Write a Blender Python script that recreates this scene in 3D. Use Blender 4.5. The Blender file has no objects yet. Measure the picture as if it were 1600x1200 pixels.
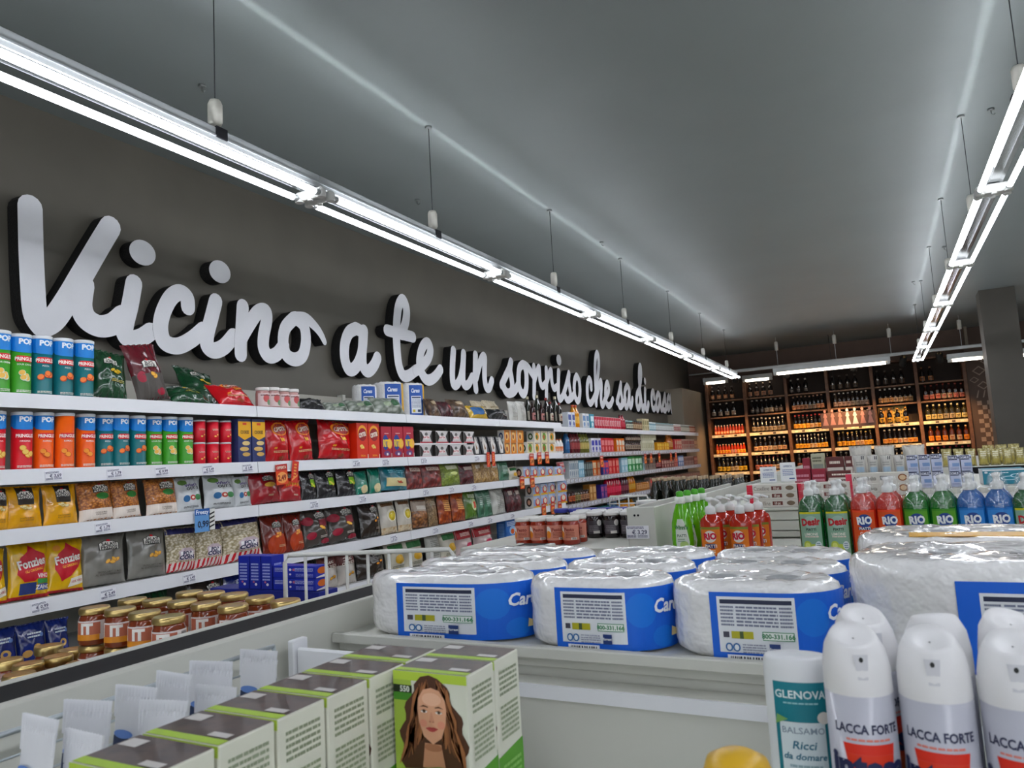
import bpy, math, random
from math import sin, cos, pi, radians as R, sqrt, ceil
from mathutils import Vector, Matrix, noise
random.seed(7)
S = bpy.context.scene
COL = S.collection

# ------------------------------------------------------------ camera, light, exposure
F = 1150.0; CAMH = 1.45                      # focal length in pixels of a 1600x1200 frame, eye height in metres
def _axes(v1=(1404, 690), slope=-0.057):
    y = Vector((v1[0]-800, -(v1[1]-600), F)).normalized()     # the aisle direction
    n = y.cross(Vector((1, -slope, 0))).normalized()
    if n.y < 0: n = -n
    x = y.cross(n)
    if x.x < 0: x = -x
    return x, y, n
AX, AY, AZ = _axes()
cam = bpy.data.cameras.new('camera'); camo = bpy.data.objects.new('camera', cam); COL.objects.link(camo)
cam.sensor_width = 36; cam.lens = F/1600*36; cam.clip_start = .02
m = Matrix(((AX.x, AX.y, -AX.z), (AY.x, AY.y, -AY.z), (AZ.x, AZ.y, -AZ.z))).to_4x4()
m.translation = (0, 0, CAMH); camo.matrix_world = m
cam.dof.use_dof = True; cam.dof.focus_distance = 3.0; cam.dof.aperture_fstop = 13
S.camera = camo
S.view_settings.view_transform = 'Standard'; S.view_settings.look = 'None'
S.view_settings.gamma = 1; S.view_settings.use_curve_mapping = False
S.view_settings.exposure = 0.0
DAY = 3.0            # sky strength, fill daylight through the window added behind the camera
W = bpy.data.worlds.new('world'); S.world = W; W.use_nodes = True
W.node_tree.nodes['Background'].inputs[0].default_value = (.75, .8, .85, 1)
W.node_tree.nodes['Background'].inputs[1].default_value = DAY
TUBE = 26.0          # emission of the fluorescent tubes
WARM = 150.0         # watts of each track spotlight on the wine wall
LEAK = .11           # light leaking up out of the top of the rails

pl = bpy.data.lights.new('window_portal', 'AREA'); pl.shape = 'RECTANGLE'; pl.size = 9.4; pl.size_y = 2.1; pl.cycles.is_portal = True   # guides sky sampling through the added window
po = bpy.data.objects.new('window_portal', pl); COL.objects.link(po); po.location = (1.7, -7.6, 1.6); po.rotation_euler = (pi/2, 0, 0)

# where a photographed point lies on a known plane of the room
def rayd(px, py):
    c = Vector((px-800, -(py-600), F)); return Vector((AX.dot(c), AY.dot(c), AZ.dot(c)))
def onX(px, py, X): d = rayd(px, py); d = d*(X/d.x); return Vector((X, d.y, d.z+CAMH))
def onY(px, py, Y): d = rayd(px, py); d = d*(Y/d.y); return Vector((d.x, Y, d.z+CAMH))
def onZ(px, py, Z): d = rayd(px, py); d = d*((Z-CAMH)/d.z); return Vector((d.x, d.y, Z))
def proj(p):
    v = Vector(p)-Vector((0, 0, CAMH)); c = AX*v.x+AY*v.y+AZ*v.z
    return 800+F*c.x/c.z, 600-F*c.y/c.z

# ------------------------------------------------------------ materials
MC = {}
def lin(c): return tuple((v/12.92 if v <= .04045 else ((v+.055)/1.055)**2.4) for v in c)
def hexc(h): return lin(tuple(int(h[i:i+2], 16)/255 for i in (0, 2, 4)))
def mat(key, hexcol='808080', rough=.5, metal=0, coat=0, trans=0, emit=0, spec=.5, bump=0, bscale=40, vary=0, vscale=6, ior=1.45, hex2=None, tex='noise', sss=0, detail=3):
    if key in MC: return MC[key]
    M = bpy.data.materials.new(key); M.use_nodes = True; nt = M.node_tree; b = nt.nodes['Principled BSDF']
    c = hexc(hexcol)
    b.inputs['Base Color'].default_value = (*c, 1); b.inputs['Roughness'].default_value = rough
    b.inputs['Metallic'].default_value = metal; b.inputs['Coat Weight'].default_value = coat
    b.inputs['Transmission Weight'].default_value = trans; b.inputs['IOR'].default_value = ior
    b.inputs['Specular IOR Level'].default_value = spec
    if emit:
        b.inputs['Emission Color'].default_value = (*c, 1); b.inputs['Emission Strength'].default_value = emit
    tc = None
    if vary or hex2 or bump: tc = nt.nodes.new('ShaderNodeTexCoord')
    if vary or hex2:
        if tex == 'noise':
            n = nt.nodes.new('ShaderNodeTexNoise'); n.inputs['Scale'].default_value = vscale; n.inputs['Detail'].default_value = detail; out = n.outputs['Fac']
        else:
            n = nt.nodes.new('ShaderNodeTexVoronoi'); n.inputs['Scale'].default_value = vscale; out = n.outputs['Distance']
        nt.links.new(tc.outputs['Object'], n.inputs['Vector'])
        r = nt.nodes.new('ShaderNodeValToRGB'); nt.links.new(out, r.inputs[0])
        c2 = hexc(hex2) if hex2 else tuple(v*(1-vary) for v in c)
        r.color_ramp.elements[0].color = (*c, 1); r.color_ramp.elements[1].color = (*c2, 1)
        if tex == 'noise': r.color_ramp.elements[0].position = .35; r.color_ramp.elements[1].position = .65
        else: r.color_ramp.elements[0].position = .15; r.color_ramp.elements[1].position = .75
        nt.links.new(r.outputs[0], b.inputs['Base Color'])
    if bump:
        n2 = nt.nodes.new('ShaderNodeTexNoise'); n2.inputs['Scale'].default_value = bscale; n2.inputs['Detail'].default_value = 2
        nt.links.new(tc.outputs['Object'], n2.inputs['Vector'])
        bp = nt.nodes.new('ShaderNodeBump'); bp.inputs['Strength'].default_value = bump; bp.inputs['Distance'].default_value = .01
        nt.links.new(n2.outputs['Fac'], bp.inputs['Height']); nt.links.new(bp.outputs[0], b.inputs['Normal'])
    MC[key] = M
    return M
def vivid(h, k=1.22):
    r, g_, b = (int(h[i:i+2], 16) for i in (0, 2, 4)); l = .3*r+.59*g_+.11*b
    return ''.join('%02x' % int(max(0, min(255, l+(c-l)*k))) for c in (r, g_, b))
def ink(h): return mat('ink_'+h, vivid(h), .45)                        # print on card and paper
def card(h): return mat('card_'+h, vivid(h), .4, vary=.06, vscale=9)    # printed carton
def foil(h): return mat('foil_'+h, vivid(h), .24, coat=.6, bump=.5, bscale=15, vary=.12, vscale=12)   # crisp bag film
def plast(h): return mat('plastic_'+h, h, .35, vary=.04, vscale=8)
def glassy(h): return mat('glass_'+h, vivid(h), .08, coat=.6, vary=.1, vscale=12)       # dark filled bottle or jar
def fill(h, h2, sc=60, bump=.5): return mat('fill_%s_%s' % (h, h2), h, .35, coat=.3, hex2=h2, vscale=sc, tex='voro', bump=bump, bscale=sc)
WHITE = mat('white_enamel', 'e9eaee', .4, vary=.04, vscale=3)
BEIGE = mat('beige_enamel', 'cfcfc6', .45, vary=.05, vscale=4)
STEEL = mat('steel_wire', 'b9c2c6', .3, metal=.7, vary=.1, vscale=20)
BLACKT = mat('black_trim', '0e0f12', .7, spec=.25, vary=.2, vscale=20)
CHROME = mat('brushed_aluminium', 'c4c8ca', .3, metal=.8, vary=.08, vscale=30)
GOLD = mat('gold_lid', 'd8bd7c', .28, metal=.9, vary=.1, vscale=25)
WWIRE = mat('white_wire', 'd9d9d4', .4, vary=.04, vscale=20)
CLEAR = mat('clear_film', 'f2f5f5', .1, bump=.6, bscale=45)
_nt = CLEAR.node_tree; _tr = _nt.nodes.new('ShaderNodeBsdfTransparent'); _mx = _nt.nodes.new('ShaderNodeMixShader'); _mx.inputs[0].default_value = .1
_nt.links.new(_tr.outputs[0], _mx.inputs[1]); _nt.links.new(_nt.nodes['Principled BSDF'].outputs[0], _mx.inputs[2]); _nt.links.new(_mx.outputs[0], _nt.nodes['Material Output'].inputs[0])
_nt.nodes['Principled BSDF'].inputs['Metallic'].default_value = .9
PAPER = mat('paper', 'f1f1f3', .6, vary=.03, vscale=20)
WOOD = mat('brown_wood', '6d4a34', .5, hex2='573826', vscale=14, bump=.1)

# ------------------------------------------------------------ meshes
class G:
    def __init__(s): s.v = []; s.f = []; s.mi = []; s.sm = []; s.ml = []
    def m(s, mt):
        if mt not in s.ml: s.ml.append(mt)
        return s.ml.index(mt)
    def add(s, vs, fs, mt, smooth=False):
        o = len(s.v); k = s.m(mt); s.v.extend([tuple(v) for v in vs])
        for f in fs: s.f.append([i+o for i in f]); s.mi.append(k); s.sm.append(smooth)
        return s
    def box(s, x0, x1, y0, y1, z0, z1, mt, b=0):
        if b <= 0:
            vs = [(x, y, z) for z in (z0, z1) for y in (y0, y1) for x in (x0, x1)]
            return s.add(vs, [(0, 2, 3, 1), (4, 5, 7, 6), (0, 1, 5, 4), (2, 6, 7, 3), (0, 4, 6, 2), (1, 3, 7, 5)], mt)
        vs = []; ix = {}
        for cx, sx in ((x0, 1), (x1, -1)):
            for cy, sy in ((y0, 1), (y1, -1)):
                for cz, sz in ((z0, 1), (z1, -1)):
                    for a in range(3):
                        p = [cx+sx*b, cy+sy*b, cz+sz*b]; p[a] = (cx, cy, cz)[a]
                        ix[(sx, sy, sz, a)] = len(vs); vs.append(tuple(p))
        fs = []
        for a in range(3):
            o = [i for i in range(3) if i != a]
            for sg in (1, -1):
                q = []
                for e in ((1, 1), (-1, 1), (-1, -1), (1, -1)):
                    k = [0, 0, 0]; k[a] = sg; k[o[0]], k[o[1]] = e; q.append(ix[(*k, a)])
                fs.append(q if (sg == -1) == (a != 1) else q[::-1])
        for a in range(3):                      # edges along axis a
            o = [i for i in range(3) if i != a]
            for e in ((1, 1), (-1, 1), (-1, -1), (1, -1)):
                q = []
                for sg, oo in ((1, 0), (1, 1), (-1, 1), (-1, 0)):
                    k = [0, 0, 0]; k[a] = sg; k[o[0]], k[o[1]] = e; q.append(ix[(*k, o[oo])])
                fs.append(q)
        for sx in (1, -1):
            for sy in (1, -1):
                for sz in (1, -1): fs.append([ix[(sx, sy, sz, a)] for a in range(3)])
        return s.add(vs, fs, mt)
    def lathe(s, prof, seg, mt, smooth=True, cx=0, cy=0, sx=1, sy=1, cap=True):
        vs = []; fs = []; n = len(prof)
        for r, z in prof:
            for i in range(seg):
                a = 2*pi*i/seg; vs.append((cx+r*sin(a)*sx, cy-r*cos(a)*sy, z))
        for j in range(n-1):
            for i in range(seg):
                k = (i+1) % seg; fs.append((j*seg+i, j*seg+k, (j+1)*seg+k, (j+1)*seg+i))
        s.add(vs, fs, mt, smooth)
        if cap:
            o = len(s.v)-len(vs)
            for j, rev in ((0, True), (n-1, False)):
                if prof[j][0] > 1e-5:
                    q = [o+j*seg+i for i in range(seg)]
                    s.f.append(q[::-1] if rev else q); s.mi.append(s.m(mt)); s.sm.append(False)
        return s
    def tube(s, pts, r, mt, seg=6, closed=False):
        pts = [Vector(p) for p in pts]; n = len(pts); vs = []; fs = []
        for i, p in enumerate(pts):
            a = pts[(i-1) % n] if (closed or i > 0) else p; b = pts[(i+1) % n] if (closed or i < n-1) else p
            t = (b-a).normalized(); u = t.cross(Vector((0, 0, 1)))
            if u.length < .05: u = t.cross(Vector((1, 0, 0)))
            u.normalize(); w = t.cross(u)
            for k in range(seg):
                an = 2*pi*k/seg; vs.append(p+u*(r*cos(an))+w*(r*sin(an)))
        for i in range(n if closed else n-1):
            j = (i+1) % n
            for k in range(seg):
                l = (k+1) % seg; fs.append((i*seg+k, i*seg+l, j*seg+l, j*seg+k))
        if not closed: fs += [tuple(range(seg))[::-1], tuple((n-1)*seg+k for k in range(seg))]
        return s.add(vs, fs, mt, True)
    def mesh(s, name):
        me = bpy.data.meshes.new(name); me.from_pydata(s.v, [], s.f)
        for x in s.ml: me.materials.append(x)
        me.polygons.foreach_set('material_index', s.mi); me.polygons.foreach_set('use_smooth', s.sm)
        me.update(); return me
def link(name, data, parent=None, loc=None, rot=None, scale=None):
    o = bpy.data.objects.new(name, data); COL.objects.link(o)
    if parent is not None: o.parent = parent
    if loc is not None: o.location = loc
    if rot is not None: o.rotation_euler = rot
    if scale is not None: o.scale = scale
    return o
def struct(name, g, parent=None, label=None):
    o = link(name, g.mesh(name), parent)
    if parent is None: o['kind'] = 'structure'
    if label: o['label'] = label
    return o
def tag(o, label, cat, group=None):
    o['label'] = label; o['category'] = cat
    if group: o['group'] = group
    return o

# ------------------------------------------------------------ flat print that follows a surface
TX = {}
def text2d(t, bold=.0):
    k = (t, bold)
    if k in TX: return TX[k]
    cu = bpy.data.curves.new('lettering', 'FONT'); cu.body = t; cu.resolution_u = 2; cu.dimensions = '2D'; cu.fill_mode = 'BOTH'; cu.offset = bold
    cu.align_x = 'CENTER'
    ob = bpy.data.objects.new('lettering', cu); me = ob.to_mesh()
    me.calc_loop_triangles()
    vs = [(v.co.x, v.co.y) for v in me.vertices]; fs = [tuple(tr.vertices) for tr in me.loop_triangles]
    ob.to_mesh_clear(); bpy.data.objects.remove(ob); bpy.data.curves.remove(cu)
    if vs:
        y0 = min(v[1] for v in vs); y1 = max(v[1] for v in vs); x0 = min(v[0] for v in vs); x1 = max(v[0] for v in vs)
        h = .69 if y1-y0 > .3 else 1.0; mx = (x0+x1)/2
        vs = [((x-mx)/h, (y-.345)/h) for x, y in vs]
    TX[k] = (vs, fs); return TX[k]
def twidth(t, bold=0):
    v = text2d(t, bold)[0]; return max(p[0] for p in v)-min(p[0] for p in v) if v else 1
def rot2(x, z, a): return x*cos(a)-z*sin(a), x*sin(a)+z*cos(a)
def finer(vs, fs, step):                                # split long triangles so that print bends with the surface
    vs = list(vs); out = []; mid = {}
    todo = []
    for f in fs:
        for i in range(1, len(f)-1): todo.append((f[0], f[i], f[i+1]))
    while todo:
        a, b, c = todo.pop()
        L = [((vs[p][0]-vs[q][0])**2+(vs[p][1]-vs[q][1])**2, p, q, r) for p, q, r in ((a, b, c), (b, c, a), (c, a, b))]
        d, p, q, r = max(L)
        if d <= step*step: out.append((a, b, c)); continue
        k = (min(p, q), max(p, q))
        if k not in mid: mid[k] = len(vs); vs.append(((vs[p][0]+vs[q][0])/2, (vs[p][1]+vs[q][1])/2))
        m_ = mid[k]; todo += [(p, m_, r), (m_, q, r)]
    return vs, out
def printed(surf, items, step=.02, base=.0004, dl=.00022):
    g = G()
    for n, it in enumerate(items):
        off = base+dl*n; k = it[0]; vs = []; fs = []
        if k == 'e':
            _, cx, cz, rx, rz, mt = it[:6]; a = it[6] if len(it) > 6 else 0
            vs = [(cx, cz)]; seg = 20
            for q in (.5, 1):
                for i in range(seg):
                    x, z = rot2(q*rx*cos(2*pi*i/seg), q*rz*sin(2*pi*i/seg), a); vs.append((cx+x, cz+z))
            for i in range(seg):
                j = (i+1) % seg; fs += [(0, 1+i, 1+j), (1+i, 1+seg+i, 1+seg+j, 1+j)]
        elif k == 'r':
            _, x0, z0, x1, z1, mt = it[:6]
            nx = max(1, ceil((x1-x0)/step)); nz = max(1, ceil((z1-z0)/step))
            for j in range(nz+1):
                for i in range(nx+1): vs.append((x0+(x1-x0)*i/nx, z0+(z1-z0)*j/nz))
            for j in range(nz):
                for i in range(nx): q = j*(nx+1)+i; fs.append((q, q+1, q+nx+2, q+nx+1))
        elif k == 't':
            _, t, cx, cz, h, mt = it[:6]; a = it[6] if len(it) > 6 else 0; bold = it[7] if len(it) > 7 else .02; sx = it[8] if len(it) > 8 else 1; sh = it[9] if len(it) > 9 else 0
            tv, tf = text2d(t, bold)
            for x, z in tv:
                x, z = rot2((x*sx+sh*z)*h, z*h, a); vs.append((cx+x, cz+z))
            fs = tf
        elif k == 'p':
            _, pts, mt = it[:3]
            cx = sum(p[0] for p in pts)/len(pts); cz = sum(p[1] for p in pts)/len(pts); nn = len(pts)
            vs = [(cx, cz)]+[((p[0]+cx)/2, (p[1]+cz)/2) for p in pts]+list(pts)
            for i in range(nn):
                j = (i+1) % nn; fs += [(0, 1+i, 1+j), (1+i, 1+nn+i, 1+nn+j, 1+j)]
        elif k == 'l':                                   # lines of print too fine to read
            _, x0, z0, x1, z1, nl, mt = it[:7]; rr = random.Random(nl*7+int(x0*1e4))
            for q in range(nl):
                zc = z1-(z1-z0)*(q+.5)/nl; hh = (z1-z0)/nl*.26; x = x0
                while x < x1-.001:
                    wd = min(x1-x, rr.uniform(.06, .2)*(x1-x0)); o = len(vs)
                    vs += [(x, zc-hh), (x+wd*.86, zc-hh), (x+wd*.86, zc+hh), (x, zc+hh)]; fs.append((o, o+1, o+2, o+3)); x += wd
        elif k == 'b':                                   # barcode
            _, x0, z0, x1, z1, mt = it[:6]; rr = random.Random(3); x = x0
            while x < x1:
                wd = rr.uniform(.02, .06)*(x1-x0); o = len(vs); xe = min(x1, x+wd)
                vs += [(x, z0), (xe, z0), (xe, z1), (x, z1)]; fs.append((o, o+1, o+2, o+3)); x += wd*rr.uniform(1.5, 2.4)
        if step < .1 and k != 'r': vs, fs = finer(vs, fs, step)
        g.add([surf(x, z, off) for x, z in vs], fs, mt, False)
    return g
def s_front(D): return lambda x, z, o: (x, -D/2-o, z)
def s_cyl(Rr): return lambda x, z, o: ((Rr+o)*sin(x/Rr), -(Rr+o)*cos(x/Rr), z)
def s_side(Wd): return lambda x, z, o: (Wd/2+o, x, z)              # +X side of a box
def s_top(h): return lambda x, z, o: (x, z, h+o)

# ------------------------------------------------------------ kinds of goods and their copies
KD = {}
def kind(key, w, h, d, *parts):          # parts: (name, G or mesh, index of the part it belongs to or None)
    KD[key] = (w, h, d, [(p[0], p[1].mesh(p[0]) if isinstance(p[1], G) else p[1], p[2] if len(p) > 2 else 0) for p in parts])
PUT = []
def put(key, name, desc, where, cat, loc, rz=0, scale=1, rx=0, ry=0):
    w, h, d, parts = KD[key]
    sc = (scale,)*3 if not hasattr(scale, '__len__') else scale
    obs = []
    for i, (pn, me, pi_) in enumerate(parts):
        if i == 0: o = link(name, me, None, loc, (rx, ry, rz), sc)
        else: o = link(pn, me, obs[pi_])
        obs.append(o)
    if rx or ry:
        rm = Matrix.Rotation(rz, 3, 'Z') @ Matrix.Rotation(ry, 3, 'Y') @ Matrix.Rotation(rx, 3, 'X') @ Matrix.Diagonal(sc)
        obs[0].location.z -= min((rm @ v.co).z for v in parts[0][1].vertices)
    PUT.append((obs[0], desc, where, cat, proj(Vector(loc)+Vector((0, 0, h*sc[2]/2)))[0]))
    return obs[0]
ORD = 'first second third fourth fifth sixth seventh eighth ninth tenth eleventh twelfth thirteenth fourteenth fifteenth sixteenth seventeenth eighteenth nineteenth twentieth'.split()
ORD += ['twenty-'+o for o in ORD[:9]]+['thirtieth']+['thirty-'+o for o in ORD[:9]]+['fortieth']+['forty-'+o for o in ORD[:9]]+['fiftieth']
def finish_labels():
    by = {}
    for p in PUT: by.setdefault((p[1], p[2]), []).append(p)
    for (desc, where), L in by.items():
        L.sort(key=lambda p: p[4])
        for i, p in enumerate(L):
            o = p[0]; o['category'] = p[3]
            if len(L) == 1: o['label'] = desc+' '+where
            else: o['label'] = ('leftmost ' if i == 0 else 'rightmost ' if i == len(L)-1 else ORD[i]+' ')+desc+' '+where+('' if i in (0, len(L)-1) else ' from left'); o['group'] = p[3]+'s '+where

# ------------------------------------------------------------ the room
CEIL = 3.335; WX = -3.62; BY = 14.78
WALLM = mat('taupe_paint', '5a564d', .55, vary=.12, vscale=2.5, bump=.03, bscale=180)
BACKM = mat('warm_lit_paint', '5d4a40', .6, vary=.12, vscale=2.5, bump=.03, bscale=180)  # the brown cast of the warm lights is put into the wall colour
CEILM = mat('grey_ceiling_paint', '7c8382', .5, vary=.06, vscale=1.5, bump=.03, bscale=160)
FLOORM = mat('grey_stoneware', 'a7a39b', .35, vary=.15, vscale=4)
struct('floor', G().box(-3.8, 7, -7.6, 15, -.1, 0, FLOORM))
struct('ceiling', G().box(-3.8, 7, -7.6, 15, CEIL, CEIL+.1, CEILM))
struct('wall_left', G().box(WX-.12, WX, -7.6, 15, 0, CEIL, WALLM))
struct('wall_back', G().box(WX, 7, BY, BY+.12, 0, CEIL, BACKM))
struct('wall_right', G().box(6.9, 7, -7.6, 15, 0, CEIL, mat('pale_paint', 'b9b5ac', .6, vary=.06, vscale=2)))
FW_ = mat('pale_paint', 'b9b5ac', .6, vary=.06, vscale=2)
struct('wall_front', G().box(WX, 7, -7.6, -7.5, 0, .5, FW_).box(WX, 7, -7.6, -7.5, 2.7, CEIL, FW_).box(WX, -3.0, -7.6, -7.5, .5, 2.7, FW_).box(6.4, 7, -7.6, -7.5, .5, 2.7, FW_))
wf = struct('fill_window_1', G().box(-3.0, 6.4, -7.57, -7.53, .5, .56, CHROME).box(-3.0, 6.4, -7.57, -7.53, 2.64, 2.7, CHROME), label='unseen shop window added in the front wall for daylight')  # unseen window, added so daylight brightens surfaces that face the camera
for k in range(5): struct('mullion', G().box(-3.0+k*2.325, -2.94+k*2.325, -7.57, -7.53, .56, 2.64, CHROME), wf)
struct('trim_1', G().box(WX, -3.33, 13.0, BY, 0, 2.62, mat('tan_paint', '8d8272', .6, vary=.08, vscale=3)), label='tan boxed-in wall section in the far left corner')
struct('column', G().box(1.11, 1.5, 11.15, 11.55, 0, CEIL, mat('column_paint', '55514a', .55, vary=.1, vscale=3)), label='square dark taupe column on the right')
# pipe along the back wall and the pale corner line beside the column
g = G(); p = onY(1507, 505, 14.7); g.box(p.x-.03, p.x+.01, 14.6, BY, p.z-.75, CEIL, mat('tan_paint'))
struct('trim_2', g, label='pale corner strip on the back wall')

# ------------------------------------------------------------ the painted foam lettering on the left wall
FACE = mat('letter_face', 'd9dade', .5, vary=.05, vscale=5, bump=.05, bscale=120)
FOAM = mat('black_foam', '1b1a19', .9, vary=.5, vscale=90, bump=.6, bscale=150)
SX0, SX1 = WX+.002, WX+.085
def catmull(P, n=7):
    out = []
    for i in range(len(P)-1):
        p0 = P[max(i-1, 0)]; p1 = P[i]; p2 = P[i+1]; p3 = P[min(i+2, len(P)-1)]
        for k in range(n):
            t = k/n
            out.append(.5*((2*p1)+(p2-p0)*t+(2*p0-5*p1+4*p2-p3)*t*t+(3*p1-p0-3*p2+p3)*t**3))
    out.append(P[-1]); return out
def stroke(g, pts, w0, w1=None, dx=0):
    w1 = w1 or w0
    C = catmull([Vector((p.y, p.z)) for p in pts]); n = len(C); L = []; Rr = []
    for i, c in enumerate(C):
        t = (C[min(i+1, n-1)]-C[max(i-1, 0)])
        t = t.normalized() if t.length > 1e-6 else Vector((1, 0)); nn = Vector((-t.y, t.x)); w = (w0+(w1-w0)*i/(n-1))/2
        L.append(c+nn*w); Rr.append(c-nn*w)
    def cap(c, a, sg, k=7):
        v = a-c; return [c+Vector((v.x*cos(sg*pi*i/k)-v.y*sin(sg*pi*i/k), v.x*sin(sg*pi*i/k)+v.y*cos(sg*pi*i/k))) for i in range(1, k)]
    x1 = SX1+dx
    xs = [x1+.0004*i/n for i in range(n)]
    vs = [(xs[i], p.x, p.y) for i, p in enumerate(L)]+[(xs[i], p.x, p.y) for i, p in enumerate(Rr)]
    g.add(vs, [(i, i+1, n+i+1, n+i) for i in range(n-1)], FACE)
    c0 = cap(C[0], L[0], 1); c1 = cap(C[-1], Rr[-1], 1)
    for ctr, a, arc, b in ((C[0], L[0], c0, Rr[0]), (C[-1], Rr[-1], c1, L[-1])):
        xe = x1 if ctr is C[0] else xs[-1]
        q = [a]+arc+[b]; g.add([(xe, p.x, p.y) for p in q], [tuple(range(len(q)))], FACE)
    loop = L+c1[::-1][::-1]*0+list(reversed(cap(C[-1], Rr[-1], 1)))+list(reversed(Rr))+list(reversed(c0)); k = len(loop)
    g.add([(x1-.001, p.x, p.y) for p in loop]+[(SX0, p.x, p.y) for p in loop], [(i, (i+1) % k, k+(i+1) % k, k+i) for i in range(k)], FOAM, False)
def zoomed(x0, y0, f): return lambda q: onX(x0+q[0]*f, y0+q[1]*f, SX1)
ZA = zoomed(0, 280, .35); ZB = zoomed(500, 440, .1875); ZC = zoomed(770, 530, .1); ZD = zoomed(900, 530, .1)
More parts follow.
